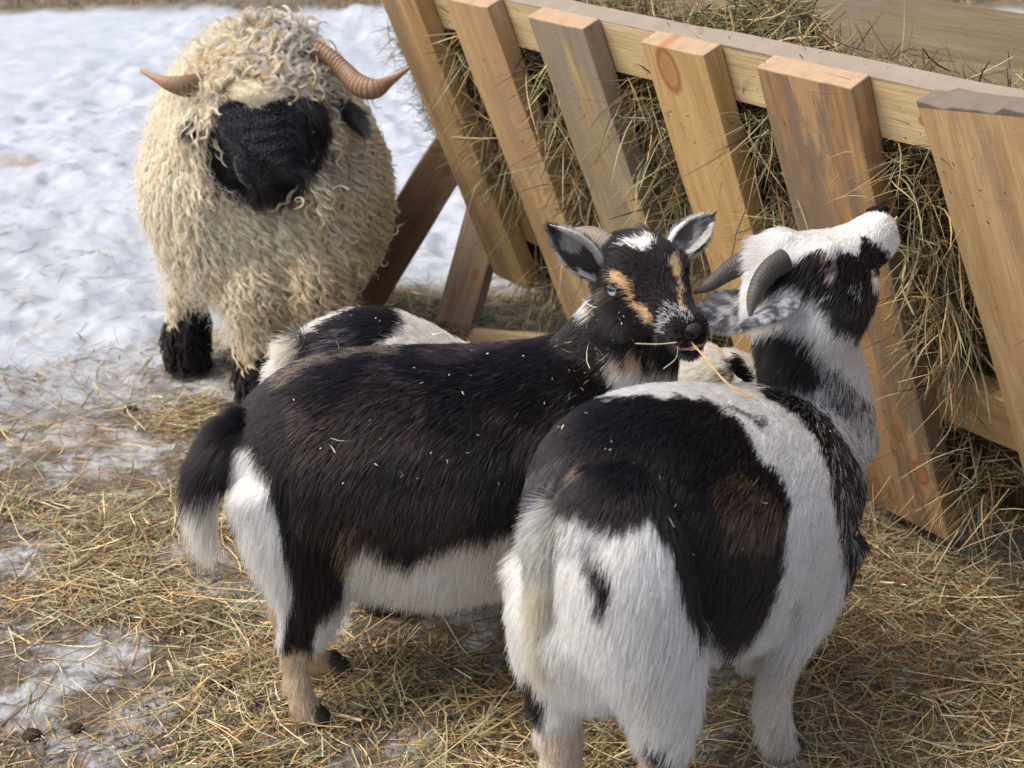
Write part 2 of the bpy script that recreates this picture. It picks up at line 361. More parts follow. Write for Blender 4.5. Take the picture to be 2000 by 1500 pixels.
    a3 = N_(t, 'ShaderNodeMath', operation='MULTIPLY_ADD'); a3.inputs[1].default_value = .35; L(sw.outputs[0], a3.inputs[0]); L(av.outputs[0], a3.inputs[2])
    bp = N_(t, 'ShaderNodeBump'); bp.inputs['Strength'].default_value = .5; bp.inputs['Distance'].default_value = .002; L(a3.outputs[0], bp.inputs['Height']); L(bp.outputs[0], b.inputs['Normal'])
    return m
def board(name, p0, ux, uy, lx, ly, lz, mat, parent, cut0=0., cut1=0., rough_end=0., warp=0.):
    """board from p0 (a corner on the outer face) along ux (length lx), uy (width ly); thickness lz goes inwards"""
    ux, uy = unit(ux), unit(uy); uz = unit(np.cross(ux, uy)); nX = max(6, int(lx/.04)); nY = max(3, int(ly/.02)); V = []
    rg = np.random.default_rng(int(abs(lx*1e4+ly*1e5))); off = rg.normal(size=(2,))*3
    bm = bmesh.new(); rows = []
    for i in range(nX+1):
        prof = [(y, 0.) for y in np.linspace(0, ly, nY+1)]+[(y, -lz) for y in np.linspace(ly, 0, nY+1)]
        row = []
        for (y, z) in prof:
            a = i/nX; x = a*lx + (1-a)*cut0*(y/ly) + a*cut1*(y/ly)
            if i == 0 and rough_end: x += rough_end*(vnoise(np.array([[y*70, 2., z*60]]))[0]-.5)
            e = (vnoise(np.array([[x*9+off[0], y*3, z*3]]))[0]-.5)*.0035
            yy = y + (e if y in (0., ly) else 0); zz = z+warp*math.sin(a*math.pi)+(vnoise(np.array([[x*6, off[1], y*8]]))[0]-.5)*.0015
            row.append(bm.verts.new((x, yy, zz)))
        rows.append(row)
    k = len(rows[0])
    for r0, r1 in zip(rows[:-1], rows[1:]):
        for i in range(k): bm.faces.new((r0[i], r0[(i+1) % k], r1[(i+1) % k], r1[i]))
    for row, fl in ((rows[0], 1), (rows[-1], 0)):
        h = k//2
        for i in range(h-1):
            q = (row[i], row[i+1], row[k-2-i], row[k-1-i]); bm.faces.new(q if fl else q[::-1])
    bmesh.ops.recalc_face_normals(bm, faces=bm.faces)
    o = bm_obj(name, bm, None, mat, smooth=False)
    Mx = Matrix.Identity(4)
    for i in range(3):
        Mx[i][0], Mx[i][1], Mx[i][2], Mx[i][3] = ux[i], uy[i], uz[i], p0[i]
    o.parent = parent; o.matrix_parent_inverse = Matrix.Translation(parent.location).inverted(); o.matrix_basis = Mx
    bv = o.modifiers.new('b', 'BEVEL'); bv.width = .0022; bv.segments = 2; bv.limit_method = 'ANGLE'; bv.angle_limit = math.radians(50)
    return o
rack = empty('hay_rack', (.25, 2.6, 0)); tag(rack, 'V shaped wooden hay rack of pale sawn boards crammed with hay beside the goats', 'hay rack')
PINE, PINE_L = (.38, .21, .085), (.55, .35, .16)
GOLD, GOLD_L = (.40, .22, .08), (.52, .32, .13)
PALE, PALE_L = (.52, .36, .18), (.68, .52, .31)
W_rail = wood('pale rail', PALE, PALE_L, .2, 1, knots=((1.115, .055, .011), (1.9, .03, .008)), topc=(.24, .20, .155))
W_low = wood('lower rail', PINE, PALE, .45, 2)
BT = .038
# near side slats: (distance along the rail of the left edge, width, length, material, lower cut)
slw = [
 (1.452, .145, .775, wood('slat pine a', PINE, PINE_L, .5, 3, greyc=(.25, .18, .11)), .03),
 (1.186, .150, .80, wood('slat pine b', (.44, .26, .12), (.60, .40, .21), .5, 4, greyc=(.33, .25, .17), orange=.3), .035),
 (.905, .160, .84, wood('slat weathered', (.28, .20, .11), (.54, .38, .19), .95, 5, greyc=(.24, .21, .175)), .04),
 (.594, .150, .86, wood('slat golden', (.46, .27, .10), (.58, .37, .16), .05, 6, knots=((.045, .055, .026),)), .045),
 (.330, .185, .885, wood('slat brown grey', (.30, .15, .055), (.50, .27, .11), .95, 7, orange=.75, knots=((.665, .12, .012), (.74, .155, .017), (.50, .03, .008)), greyc=(.17, .135, .105)), .05),
 (.030, .260, .93, wood('slat wide', (.36, .21, .09), (.56, .37, .19), .62, 8, orange=.45, greyc=(.27, .20, .13), endc=(.15, .12, .095), eth=.0075), .05),
 (-.50, .17, .90, wood('slat near', PINE, PINE_L, .2, 9), .05)]
for i, (t0, wd, L, m, ct) in enumerate(slw):
    p0 = RA + rd*t0 + (0 if i else 1)*rs*(-.03)
    lab = {2: 'grey weathered slat', 4: 'brown slat with grey stain and two dark knots', 3: 'golden slat with a knot at its top', 5: 'widest slat with a bark edged top'}.get(i)
    sk_ = .12 if i == 5 else 0; o = board('slat', p0, rs-rd*sk_, -rd-rs*sk_, L, wd, BT, m, rack, cut1=-ct*0, rough_end=.012 if i == 5 else .002)
    if lab: o['label'] = lab
W_bark = plain('bark edge', (.16, .13, .11), .9, noise=.5, scale=90, bump=1, bscale=200)
# rails behind the slats
p = RA - rq*(BT+.0015) - rd*1.06 + rs*(.004)
board('rail', p, rd, rs, 2.6, .100, BT, W_rail, rack)
p = RA - rq*(BT+.0015) - rd*1.0 + rs*.535
board('rail', p, rd, rs, 2.5, .10, BT, W_low, rack)
# far side of the V
TOPW = .61
qs = np.array([0, 0, -math.cos(math.radians(19))])+rn*math.sin(math.radians(19)); qq = np.cross(rd, qs); qq = qq if qq@rn < 0 else -qq
FB = RA - rn*TOPW
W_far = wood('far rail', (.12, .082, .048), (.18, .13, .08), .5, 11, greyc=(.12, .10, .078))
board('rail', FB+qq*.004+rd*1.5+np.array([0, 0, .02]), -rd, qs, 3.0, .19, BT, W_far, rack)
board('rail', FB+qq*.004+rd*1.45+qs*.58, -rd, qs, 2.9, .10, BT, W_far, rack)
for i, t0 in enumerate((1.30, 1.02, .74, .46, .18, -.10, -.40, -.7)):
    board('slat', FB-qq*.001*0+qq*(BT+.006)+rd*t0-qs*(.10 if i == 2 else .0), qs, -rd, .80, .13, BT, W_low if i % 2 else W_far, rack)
# floor board closing the V and the crossed legs
W_leg1 = wood('leg with painted shade', (.12, .065, .035), (.20, .11, .06), .3, 13)  # shade on this leg is painted in as darker wood
W_leg2 = wood('leg', (.24, .15, .10), (.36, .25, .17), .4, 14, greyc=(.30, .24, .20), knots=((.19, .07, .010), (.25, .03, .007)))
def leg(top, foot, wv, width, thick, mat, lab=None):
    top, foot = np.array(top), np.array(foot); ux = unit(foot-top); wv = np.array(wv); uy = unit(wv-(wv@ux)*ux)
    o = board('leg', top-uy*width/2, ux, uy, float(np.linalg.norm(foot-top)), width, thick, mat, rack)
    if lab: o['label'] = lab
leg(dep(888, 290, 3.45), gnd(655, 672, -.01), cam2w((.85, .5, -.1)), .105, .045, W_leg1, 'dark diagonal leg leaning down towards the sheep')
leg(dep(952, 385, 3.45), gnd(876, 664, -.01), cam2w((1, .3, .35)), .095, .05, W_leg2, 'grey brown leg with two small knots')
leg(RA-rn*.35+rd*-1.0+rs*.1, RA*[1, 1, 0]-rn*-.15+rd*-1.0, rd, .1, .045, W_leg2)
leg(FB+rd*-1.06+qs*.1, FB*[1, 1, 0]-rn*.15+rd*-1.06, rd, .1, .045, W_leg2)
# low sill board lying at the foot of the rack
board('base_board', gnd(925, 640, .055), np.array([.98, -.18, 0]), unit([0, 0, -1.]), .42, .055, .07, wood('sill', PINE, PALE_L, .2, 15), rack)

# ------------------------------------------------------------------ hay inside the rack
def hay_level(t, c):
    s = np.clip((t-.50)/.30, 0, 1); s = s*s*(3-2*s)
    return -.215+.105*s+.13*(1-s)*np.exp(-(c/.22)**2)-.05*np.clip((c-.5)/.4, 0, 1)*(1-np.clip((t-.8)/.3, 0, 1))+.25*np.exp(-((t-.57)/.165)**2-((c-.42)/.32)**2)+.10*np.exp(-((t-.98)/.16)**2-((c-.45)/.3)**2)
def rack_hay():
    rg = np.random.default_rng(21); parts = []
    tmax, tmin = 1.55, -.75
    def pt(t, a, b):            # t along, a down the near plane, b inwards (perp.)
        return RA[None]+rd[None]*t[:, None]+rs[None]*a[:, None]-rq[None]*(BT+b)[:, None]
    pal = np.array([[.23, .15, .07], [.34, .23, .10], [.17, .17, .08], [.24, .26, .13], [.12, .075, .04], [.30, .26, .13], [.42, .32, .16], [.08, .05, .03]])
    # near face layer, deep and shallow
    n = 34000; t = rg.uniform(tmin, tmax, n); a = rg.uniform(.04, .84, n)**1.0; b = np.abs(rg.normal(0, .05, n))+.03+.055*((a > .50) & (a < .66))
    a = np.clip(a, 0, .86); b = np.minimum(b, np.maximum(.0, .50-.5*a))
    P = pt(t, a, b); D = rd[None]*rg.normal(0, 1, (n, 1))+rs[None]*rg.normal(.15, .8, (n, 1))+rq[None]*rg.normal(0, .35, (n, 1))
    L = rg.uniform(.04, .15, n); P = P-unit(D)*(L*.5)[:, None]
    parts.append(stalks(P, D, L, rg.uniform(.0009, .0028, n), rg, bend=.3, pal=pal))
    # tufts poking out between the slats
    gaps = [(1.20, 1.32), (.92, 1.04), (.61, .75), (.35, .445), (.05, .145), (-.28, -.22)]
    for (g0, g1) in gaps:
        n = 750; t = rg.uniform(g0, g1, n); a = rg.choice([.15, .3, .36, .42, .48, .72], n)+rg.normal(0, .035, n); b = rg.uniform(-.02, .05, n)
        P = pt(t, np.clip(a, .1, .84), b); D = rq[None]*rg.uniform(.1, .8, (n, 1))+rd[None]*rg.normal(0, .8, (n, 1))+rs[None]*rg.normal(.2, .7, (n, 1))
        parts.append(stalks(P, D, rg.uniform(.04, .12, n), rg.uniform(.001, .003, n), rg, bend=.35, droop=.35, pal=np.vstack([pal, HAYC[:5]*.8])))
    # the heap on top: mounds
    n = 26000; t = rg.uniform(tmin, tmax, n); c = rg.uniform(.02, .98, n)
    z = hay_level(t, c)+.04*(fbm(np.c_[t*6, c*3, t*0], 3)-.5)
    u = 1-rg.random(n)**2.2*.35
    zz = z-(1-u)*.15; P = RA[None]+rd[None]*t[:, None]-rn[None]*(BT+.05-zz*.43+c*(TOPW-.15+zz*.77))[:, None]; P[:, 2] = RA[2]+zz
    D = rg.normal(size=(n, 3))*[1, 1, .45]; L = rg.uniform(.04, .14, n); P = P-unit(D)*(L*.5)[:, None]
    parts.append(stalks(P, D, L, rg.uniform(.0009, .003, n), rg, bend=.3, pal=pal))
    # the left end spilling out
    n = 11000; t = 1.47+np.abs(rg.normal(0, .09, n)); a = rg.uniform(.16, .52, n)-.1*(t-1.5); b = rg.uniform(.02, .34, n)
    k = rg.random(n) < np.clip(1.15-(t-1.5)*4, 0, 1); t, a, b = t[k], a[k], b[k]; n = len(t)
    P = pt(t, a, b); D = rd[None]*rg.normal(.3, .9, (n, 1))+rg.normal(size=(n, 3))*.9; L = rg.uniform(.03, .11, n)
    P = P-unit(D)*(L*.5)[:, None]
    parts.append(stalks(P, D, L, rg.uniform(.0008, .002, n), rg, bend=.5, pal=pal[[0, 0, 4, 4, 1, 7, 2]]))
    # hanging wisps under the rack
    n = 4200; t = rg.uniform(-.7, 1.42, n); a = rg.uniform(.70, .84, n); b = rg.uniform(-.01, .22, n)
    P = pt(t, a, b); P[:, 2] = np.maximum(P[:, 2], .08); D = rg.normal(size=(n, 3))*.6+[0, 0, -1.]
    parts.append(stalks(P, D, rg.uniform(.05, .16, n), rg.uniform(.0008, .0024, n), rg, bend=.4, pal=HAYC))
    V, Fc, C = join(parts); V[:, 2] = np.maximum(V[:, 2], .003)
    hay = mesh_np('hay', V, Fc, mat=M_hay, smooth=False, col=C)
    tag(hay, 'tangled dry hay packed inside the wooden rack and sticking out between its slats', 'hay', kind='stuff')
    # dense heart of the hay, lumpy; deep shade between slats painted as dark colour
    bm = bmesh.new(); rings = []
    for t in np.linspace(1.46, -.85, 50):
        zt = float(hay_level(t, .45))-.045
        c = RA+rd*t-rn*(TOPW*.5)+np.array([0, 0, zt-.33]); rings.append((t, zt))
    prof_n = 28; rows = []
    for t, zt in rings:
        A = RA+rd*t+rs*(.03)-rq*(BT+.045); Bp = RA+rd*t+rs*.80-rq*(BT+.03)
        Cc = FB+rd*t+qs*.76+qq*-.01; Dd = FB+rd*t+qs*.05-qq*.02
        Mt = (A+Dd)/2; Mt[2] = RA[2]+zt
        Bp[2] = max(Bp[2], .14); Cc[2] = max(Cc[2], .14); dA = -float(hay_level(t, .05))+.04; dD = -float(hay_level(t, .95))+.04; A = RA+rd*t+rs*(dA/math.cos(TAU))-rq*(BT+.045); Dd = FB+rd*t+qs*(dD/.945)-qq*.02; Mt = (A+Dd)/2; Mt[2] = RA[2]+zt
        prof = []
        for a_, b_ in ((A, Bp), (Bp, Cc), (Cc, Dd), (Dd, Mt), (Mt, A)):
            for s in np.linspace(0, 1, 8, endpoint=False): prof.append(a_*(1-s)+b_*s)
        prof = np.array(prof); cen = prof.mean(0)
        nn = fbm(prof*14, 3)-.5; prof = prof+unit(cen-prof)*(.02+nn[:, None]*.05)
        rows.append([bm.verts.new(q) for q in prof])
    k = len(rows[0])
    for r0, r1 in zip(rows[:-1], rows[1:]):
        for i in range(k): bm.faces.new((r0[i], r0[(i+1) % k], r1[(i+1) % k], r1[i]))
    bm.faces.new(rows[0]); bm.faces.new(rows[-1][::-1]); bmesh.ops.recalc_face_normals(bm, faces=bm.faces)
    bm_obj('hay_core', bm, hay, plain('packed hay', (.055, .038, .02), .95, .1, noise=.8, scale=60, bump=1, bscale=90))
rack_hay()

# ------------------------------------------------------------------ loose hay over the ground
def floor_hay():
    rg = np.random.default_rng(33); n = 210000
    x = rg.uniform(-1.7, 1.7, n); y = 1.15+rg.random(n)**.85*3.0
    keep = (np.abs(x) < .12+y*.40)
    m = hay_mask(x, y); cl = fbm(np.c_[x*5.5, y*5.5, x*0+5], 3); cl2 = fbm(np.c_[x*1.9, y*1.9, x*0+2], 2)
    hole = np.clip(((cl*.65+cl2*.35)-.500+.055*np.clip(x+.25, -1, 1))*9, 0.10, 1)
    right = np.clip((x-.15)*3, 0, 1); hole = np.maximum(hole, right*.8)
    dens = m*hole+.012
    keep &= rg.random(n) < dens
    x, y = x[keep], y[keep]; hole = hole[keep]; n = len(x)
    z = ground_h(x, y)+rg.random(n)**1.5*.022*hole+.002
    ang = rg.uniform(0, 2*math.pi, n); D = np.c_[np.cos(ang), np.sin(ang)*.9, rg.normal(0, .10, n)]
    L = rg.choice([.6, 1., 1.8], n)*rg.uniform(.03, .10, n); P = np.c_[x, y, z]-unit(D)*(L*.5)[:, None]
    W = rg.uniform(.0009, .0026, n); W[rg.random(n) < .05] *= 2.0
    V, Fc, C = stalks(P, D, L, W, rg, bend=.22, kink=.35, up=.5, pw=[.15, .09, .14, .12, .09, .16, .07, .14, .04])
    n = 110000; x = rg.uniform(-1.5, 1.6, n); y = 1.15+rg.random(n)**.9*2.4; cl = fbm(np.c_[x*5.5, y*5.5, x*0+5], 3)
    kp = (np.abs(x) < .12+y*.4) & (rg.random(n) < hay_mask(x, y)*np.clip((cl-.44)*6, .05, 1)); x, y = x[kp], y[kp]; n = len(x); ang = rg.uniform(0, 6.28, n)
    D = np.c_[np.cos(ang), np.sin(ang), rg.normal(0, .15, n)]; L = rg.uniform(.004, .022, n)
    v2, f2, c2 = stalks(np.c_[x, y, ground_h(x, y)+rg.random(n)*.008+.001], D, L, np.minimum(L*.5, rg.uniform(.0012, .0042, n)), rg, nseg=3, up=.35, pal=np.array([[.24, .16, .08], [.13, .09, .05], [.40, .31, .17], [.17, .17, .10], [.08, .055, .035], [.30, .21, .11]]))
    V, Fc, C = join([(V, Fc, C), (v2, f2, c2)])
    V[:, 2] = np.maximum(V[:, 2], ground_h(V[:, 0], V[:, 1])+.0015)
    o = mesh_np('loose_hay', V, Fc, mat=M_hay, smooth=False, col=C)
    tag(o, 'loose hay stalks strewn over the trodden snow under the animals', 'hay', kind='stuff')
floor_hay()
def far_turf():
    rg = np.random.default_rng(5); n = 26000
    x = rg.uniform(-4.5, 3.2, n); y = 8.5+rg.random(n)*2.6; k = rg.random(n) < np.clip(fbm(np.c_[x*1.2, y*2, x*0], 3)*3-.7, .1, 1); x, y = x[k], y[k]; n = len(x)
    P = np.c_[x, y, ground_h(x, y)]; D = rg.normal(size=(n, 3))*.5+[0, 0, .8]
    V, Fc, C = stalks(P, D, rg.uniform(.02, .07, n), rg.uniform(.003, .007, n), rg, nseg=3, pal=np.array([[.26, .18, .09], [.16, .13, .06], [.12, .08, .05], [.33, .25, .13], [.14, .15, .06]]))
    tag(mesh_np('dry_grass', V, Fc, mat=M_hay, smooth=False, col=C), 'strip of dry brown grass beyond the far edge of the snow', 'grass', kind='stuff')
    # dead leaves and tufts on the snow
    n = 900; x = rg.uniform(-2.6, 2.0, n); y = rg.uniform(2.9, 8.3, n); k = bare_patch(x, y) > .3-.28*(rg.random(n) < .08); x, y = x[k], y[k]
    m = 24; xx = np.repeat(x, m)+rg.normal(0, .05, len(x)*m); yy = np.repeat(y, m)+rg.normal(0, .035, len(x)*m); n = len(xx)
    P = np.c_[xx, yy, ground_h(xx, yy)+.003]; D = rg.normal(size=(n, 3))*[1, 1, .25]
    V, Fc, C = stalks(P, D, rg.uniform(.015, .05, n), rg.uniform(.001, .004, n), rg, nseg=3, pal=HAYC*.7)
    V[:, 2] = np.maximum(V[:, 2], ground_h(V[:, 0], V[:, 1])+.001)
    tag(mesh_np('plant_litter', V, Fc, mat=M_hay, smooth=False, col=C), 'brown plant litter showing through the snow behind the sheep', 'litter', kind='stuff')
far_turf()
#ANIMALS
# ------------------------------------------------------------------ animals
def horn_mat(name, c, rough=.55):
    m = plain(name, c, rough, noise=.35, scale=60, bump=.5, bscale=300); t = m.node_tree; b = t.nodes['Principled BSDF']
    a = N_(t, 'ShaderNodeAttribute'); a.attribute_name = 'col'; src = b.inputs['Base Color'].links[0].from_socket
    x = N_(t, 'ShaderNodeMixRGB', blend_type='MULTIPLY'); x.inputs[0].default_value = .8; t.links.new(src, x.inputs[1]); t.links.new(a.outputs['Color'], x.inputs[2]); t.links.new(x.outputs[0], b.inputs['Base Color']); return m
M_horn_grey = horn_mat('grey horn', (.085, .072, .062)); M_horn_tan = horn_mat('tan horn', (.27, .22, .165)); M_horn_amber = horn_mat('amber horn', (.29, .17, .095))
class Skel:
    """comb field: where the hair runs, how long it is and how far it stands off"""
    def __init__(s): s.P = []; s.R = []; s.D = []; s.L = []; s.A = []
    def add(s, P, r, D, L, lift=.18):
        s.P.append(P); s.R.append(r); s.D.append(unit(D)); s.L.append(L); s.A.append(lift)
    def chain(s, C, r, D, L, lift=.18):
        C = np.asarray(C); 
        for i, c in enumerate(C):
            d = D if D is not None else (C[min(i+1, len(C)-1)]-C[max(i-1, 0)])
            s.add(c, r if np.isscalar(r) else r[i], d, L if np.isscalar(L) else L[i], lift)
    def eval(s, X):
        P = np.array(s.P); R = np.array(s.R); D = np.array(s.D); L = np.array(s.L); A = np.array(s.A)
        oD = np.zeros_like(X); oL = np.zeros(len(X)); oA = np.zeros(len(X))
        for k in range(0, len(X), 20000):
            d = np.linalg.norm(X[k:k+20000, None]-P[None], axis=2)/R[None]; w = 1/(d**7+1e-4); w /= w.sum(1, keepdims=True)
            oD[k:k+20000] = w@D; oL[k:k+20000] = w@L; oA[k:k+20000] = w@A
        return oD, oL, oA
def grow(name, parent, mat, P, N, D, L, lift, col, rad, rng, k=5, jit=.35, sag=.25, clump=0., wave=0., wl=.02):
    n = len(P); D = unit(D); dn = np.maximum(0, (D*N).sum(1, keepdims=True)-.1); T = D-(D*N).sum(1, keepdims=True)*N; mg = np.linalg.norm(T, axis=1, keepdims=True); T = unit(T+.05*rng.normal(size=(n, 3))); mg = np.where(dn > 0, np.maximum(mg, .25), 1.); B = np.cross(N, T)
    lowf = (fbm(P*55, 2)-.5)*2.2; j = rng.normal(size=n)*jit*.5+lowf*jit
    T = unit(T*np.cos(j)[:, None]+B*np.sin(j)[:, None]); B = np.cross(N, T); T = T*mg; SV = np.tile([0, 0, -1.], (n, 1)); SV = SV-np.minimum(0, (SV*N).sum(1, keepdims=True))*N
    lift = np.clip(lift*(1+.5*rng.normal(size=n)), .02, 1.2); L = L*(.65+.6*rng.random(n))
    ts = np.linspace(0, 1, k); out = np.empty((n, k, 3))
    ph = fbm(P*30, 2)*20+rng.random(n)*.8
    for i, t in enumerate(ts):
        out[:, i] = P+N*(-.0006+.0022*min(1, t*2.5))+(T*(L*t)[:, None]+N*(L*lift*(t-.42*t*t))[:, None])
        out[:, i] += N*dn*(L*t)[:, None]+SV*(sag*L*t*t)[:, None]
        if wave: out[:, i] += B*(np.sin(ph+t*L/wl*6.28)*wave*t)[:, None]
    r = rad*(.7+.6*rng.random((n, 1)))*np.linspace(1, .25, k)[None]
    return curves(name, out, r, col, parent, mat)
def head_goat(bm, O, f, l, s=1.):
    """joins a goat head; O poll, f forward, l left. returns a function local -> world"""
    f = unit(f); l = unit(l-(l@f)*f); u = np.cross(f, l)
    def W(x, y, z): return O+f*x*s+l*y*s+u*z*s
    R = [(-.045, -.012, .036, .034), (-.02, 0, .048, .043), (.01, .002, .054, .049), (.035, .0, .056, .052), (.058, -.006, .052, .052), (.08, -.016, .046, .043), (.105, -.027, .037, .033), (.13, -.034, .0305, .027), (.15, -.038, .028, .0265), (.166, -.040, .024, .024), (.176, -.041, .015, .016)]
    loft(bm, [(W(x, 0, z), u*a*s, l*b*s) for x, z, a, b in R], 28)
    for sg in (-1, 1):       # brow ridge, cheek
        loft(bm, tube_rings([W(.028, sg*.038, .030), W(.052, sg*.046, .016), W(.075, sg*.041, .008)], [.008*s, .0115*s, .007*s], hint=u), 12)
        loft(bm, tube_rings([W(.0, sg*.025, -.035), W(.04, sg*.030, -.042), (W(.085, sg*.022, -.046))], [.02*s, .022*s, .012*s], hint=u), 12)
        loft(bm, tube_rings([W(.140, sg*.016, -.030), W(.160, sg*.015, -.028), W(.172, sg*.011, -.032)], [.010*s, .0115*s, .008*s], hint=u), 12)
    loft(bm, tube_rings([W(.10, 0, -.058), W(.135, 0, -.064), W(.160, 0, -.064), W(.168, 0, -.061)], [.012*s, .014*s, .0125*s, .008*s], [.016*s, .017*s, .015*s, .01*s], hint=u), 14)
    return W, f, l, u
def hornobj(parent, pts, rads, mat, flat=1., ridge=.06, hint=(0, 0, 1), pitch=.0045, label=None):
    S = spline(np.c_[np.asarray(pts), rads], 16); bm = bmesh.new()
    C = S[:, :3]; r = S[:, 3]; ln = np.r_[0, np.cumsum(np.linalg.norm(np.diff(C, axis=0), axis=1))]
    rr = r*(1+ridge*np.sin(ln/pitch*6.28)*np.clip((ln[-1]-ln)/ln[-1]*1.6, 0, 1))
    T = unit(np.gradient(C, axis=0)); h = np.asarray(hint, float); rings = []
    for c, t, x in zip(C, T, rr):
        u = unit(h-(h@t)*t); v = np.cross(t, u); rings.append((c, u*max(x, .0006), v*max(x*flat, .0006)))
    loft(bm, rings, 20); o = bm_obj('horn', bm, parent, mat); vs = np.array([v.co for v in o.data.vertices]); kk = np.argmin(((vs[:, None]-C[None])**2).sum(2), 1)
    bd = .58+.42*np.sin(ln[kk]/pitch*6.28+3*vnoise(vs*60)); tipk = np.clip((ln[kk]/ln[-1]-.55)/.4, 0, 1); set_col(o.data, np.repeat((bd*(1-tipk)+tipk*1.15)[:, None], 3, 1))
    if label: o['label'] = label
    return o
def ear(parent, base, tip, face, wid, colf, rng, inner=(.10, .085, .08), rim=(.55, .52, .48), n=3200, bend=0., cup=.5, label=None, hl=.010, baseside=None, nb=None):
    """cupped leaf; 'face' = direction the open side looks"""
    base, tip = np.asarray(base), np.asarray(tip); ax = tip-base; L = np.linalg.norm(ax); ax = ax/L; fc = unit(face-(face@ax)*ax); sd = np.cross(ax, fc)
    nu, nv = 26, 15; V = []; 
    for i in range(nu):
        a = i/(nu-1); wv = wid*.98*max(.05, math.sin(math.pi*min(1, .17+.83*a)))**.85
        for j in range(nv):
            b = j/(nv-1)*2-1; cp = cup*(1-a*.55)
            an = b*1.25*cp*1.4; 
            x = math.sin(an)/max(.2, 1.25*cp*1.4)*wv; z = (1-math.cos(an))/max(.2, 1.25*cp*1.4)*wv
            V.append(base+ax*(a*L)+sd*x+fc*(z+bend*L*a*a))
    V = np.array(V); idx = np.arange(nu*nv).reshape(nu, nv); Fc = np.stack([idx[:-1, :-1], idx[:-1, 1:], idx[1:, 1:], idx[1:, :-1]], -1).reshape(-1, 4)
    uu = np.repeat(np.linspace(0, 1, nu), nv); vv = np.tile(np.linspace(-1, 1, nv), nu)
    o = mesh_np('ear', V, Fc, parent, M_skin, col=colf(V, uu, vv)); sol = o.modifiers.new('s', 'SOLIDIFY'); sol.thickness = .004; sol.offset = 0
    me = o.data; VV, NN, TT = mesh_arrays(me)
    for side in (1, -1):
        P, M = sample(VV, NN*side, TT, n, rng)
        du = ((P-base)@ax)/L; out = (((P-base)@sd)); 
        inner_side = (M@fc) > 0
        D = ax[None]*(.9)+sd[None]*np.sign(out)[:, None]*np.clip(np.abs(out)/wid, 0, 1)[:, None]*1.0
        nearest = np.argmin(((P[:, None]-VV[None, ::3])**2).sum(2), 1)*3
        col = colf(P, uu[nearest], vv[nearest], inner_side)*(.75+.5*rng.random((n, 1)))
        keep = ~(inner_side & (np.abs(vv[nearest]) < .30) & (rng.random(n) < .5))
        LL = np.full(n, hl); LL[inner_side] *= 1.5
        grow('ear_fur', o, M_coat, P[keep]+M[keep]*.002, M[keep], D[keep], LL[keep], np.full(keep.sum(), .22), col[keep], .00042, rng, k=4, jit=.3, sag=.05)
    if label: o['label'] = label
    return o
def eye(parent, c, look, up, r, iris=(.30, .42, .58)):
    look = unit(look); up = unit(up-(up@look)*look); sd = np.cross(look, up); bm = bmesh.new()
    bmesh.ops.create_uvsphere(bm, u_segments=24, v_segments=16, radius=r); m, t, b = newmat('eye'); L = t.links.new
    tc = N_(t, 'ShaderNodeTexCoord'); sp = N_(t, 'ShaderNodeSeparateXYZ'); L(tc.outputs['Object'], sp.inputs[0])
    def mm(op, a, v): 
        x = N_(t, 'ShaderNodeMath', operation=op); L(a, x.inputs[0]); x.inputs[1].default_value = v; return x.outputs[0]
    # slit pupil: wide along x, thin along z
    ax = mm('MULTIPLY', mm('ABSOLUTE', sp.outputs[0], 0), 1/(.52*r)); az = mm('MULTIPLY', mm('ABSOLUTE', sp.outputs[2], 0), 1/(.17*r))
    p1 = N_(t, 'ShaderNodeMath', operation='POWER'); L(ax, p1.inputs[0]); p1.inputs[1].default_value = 4
    p2 = N_(t, 'ShaderNodeMath', operation='POWER'); L(az, p2.inputs[0]); p2.inputs[1].default_value = 4
    ad = N_(t, 'ShaderNodeMath', operation='ADD'); L(p1.outputs[0], ad.inputs[0]); L(p2.outputs[0], ad.inputs[1])
    lt = N_(t, 'ShaderNodeMath', operation='LESS_THAN'); L(ad.outputs[0], lt.inputs[0]); lt.inputs[1].default_value = 1
    mx = N_(t, 'ShaderNodeMixRGB'); mx.inputs[1].default_value = (*iris, 1); mx.inputs[2].default_value = (.005, .005, .006, 1); L(lt.outputs[0], mx.inputs[0]); L(mx.outputs[0], b.inputs['Base Color'])
    b.inputs['Roughness'].default_value = .06; b.inputs['Coat Weight'].default_value = 1
    o = bm_obj('eye', bm, None, m); o.parent = parent; o.matrix_parent_inverse = Matrix.Translation(parent.location).inverted()
    Mx = Matrix.Identity(4)
    for i in range(3): Mx[i][0], Mx[i][1], Mx[i][2], Mx[i][3] = sd[i], look[i], up[i], c[i]
    o.matrix_basis = Mx; return o
def hoofobj(parent, foot, fwd, s=1., label=None):
    """cloven hoof: two claws side by side"""
    fwd = unit(np.array([fwd[0], fwd[1], 0])); sd = np.array([-fwd[1], fwd[0], 0]); up = np.array([0, 0, 1.]); bm = bmesh.new()
    for sg in (-1, 1):
        c = np.asarray(foot)+sd*sg*.0085*s; c = c*np.array([1, 1, 0])
        loft(bm, [(c+up*.002+fwd*.006*s, fwd*.021*s, sd*.0085*s), (c+up*.012*s+fwd*.004*s, fwd*.019*s, sd*.0085*s), (c+up*.028*s-fwd*.003*s, fwd*.014*s, sd*.0075*s), (c+up*.036*s-fwd*.006*s, fwd*.010*s, sd*.006*s)], 16)
    return bm_obj('hoof', bm, parent, M_hoof)
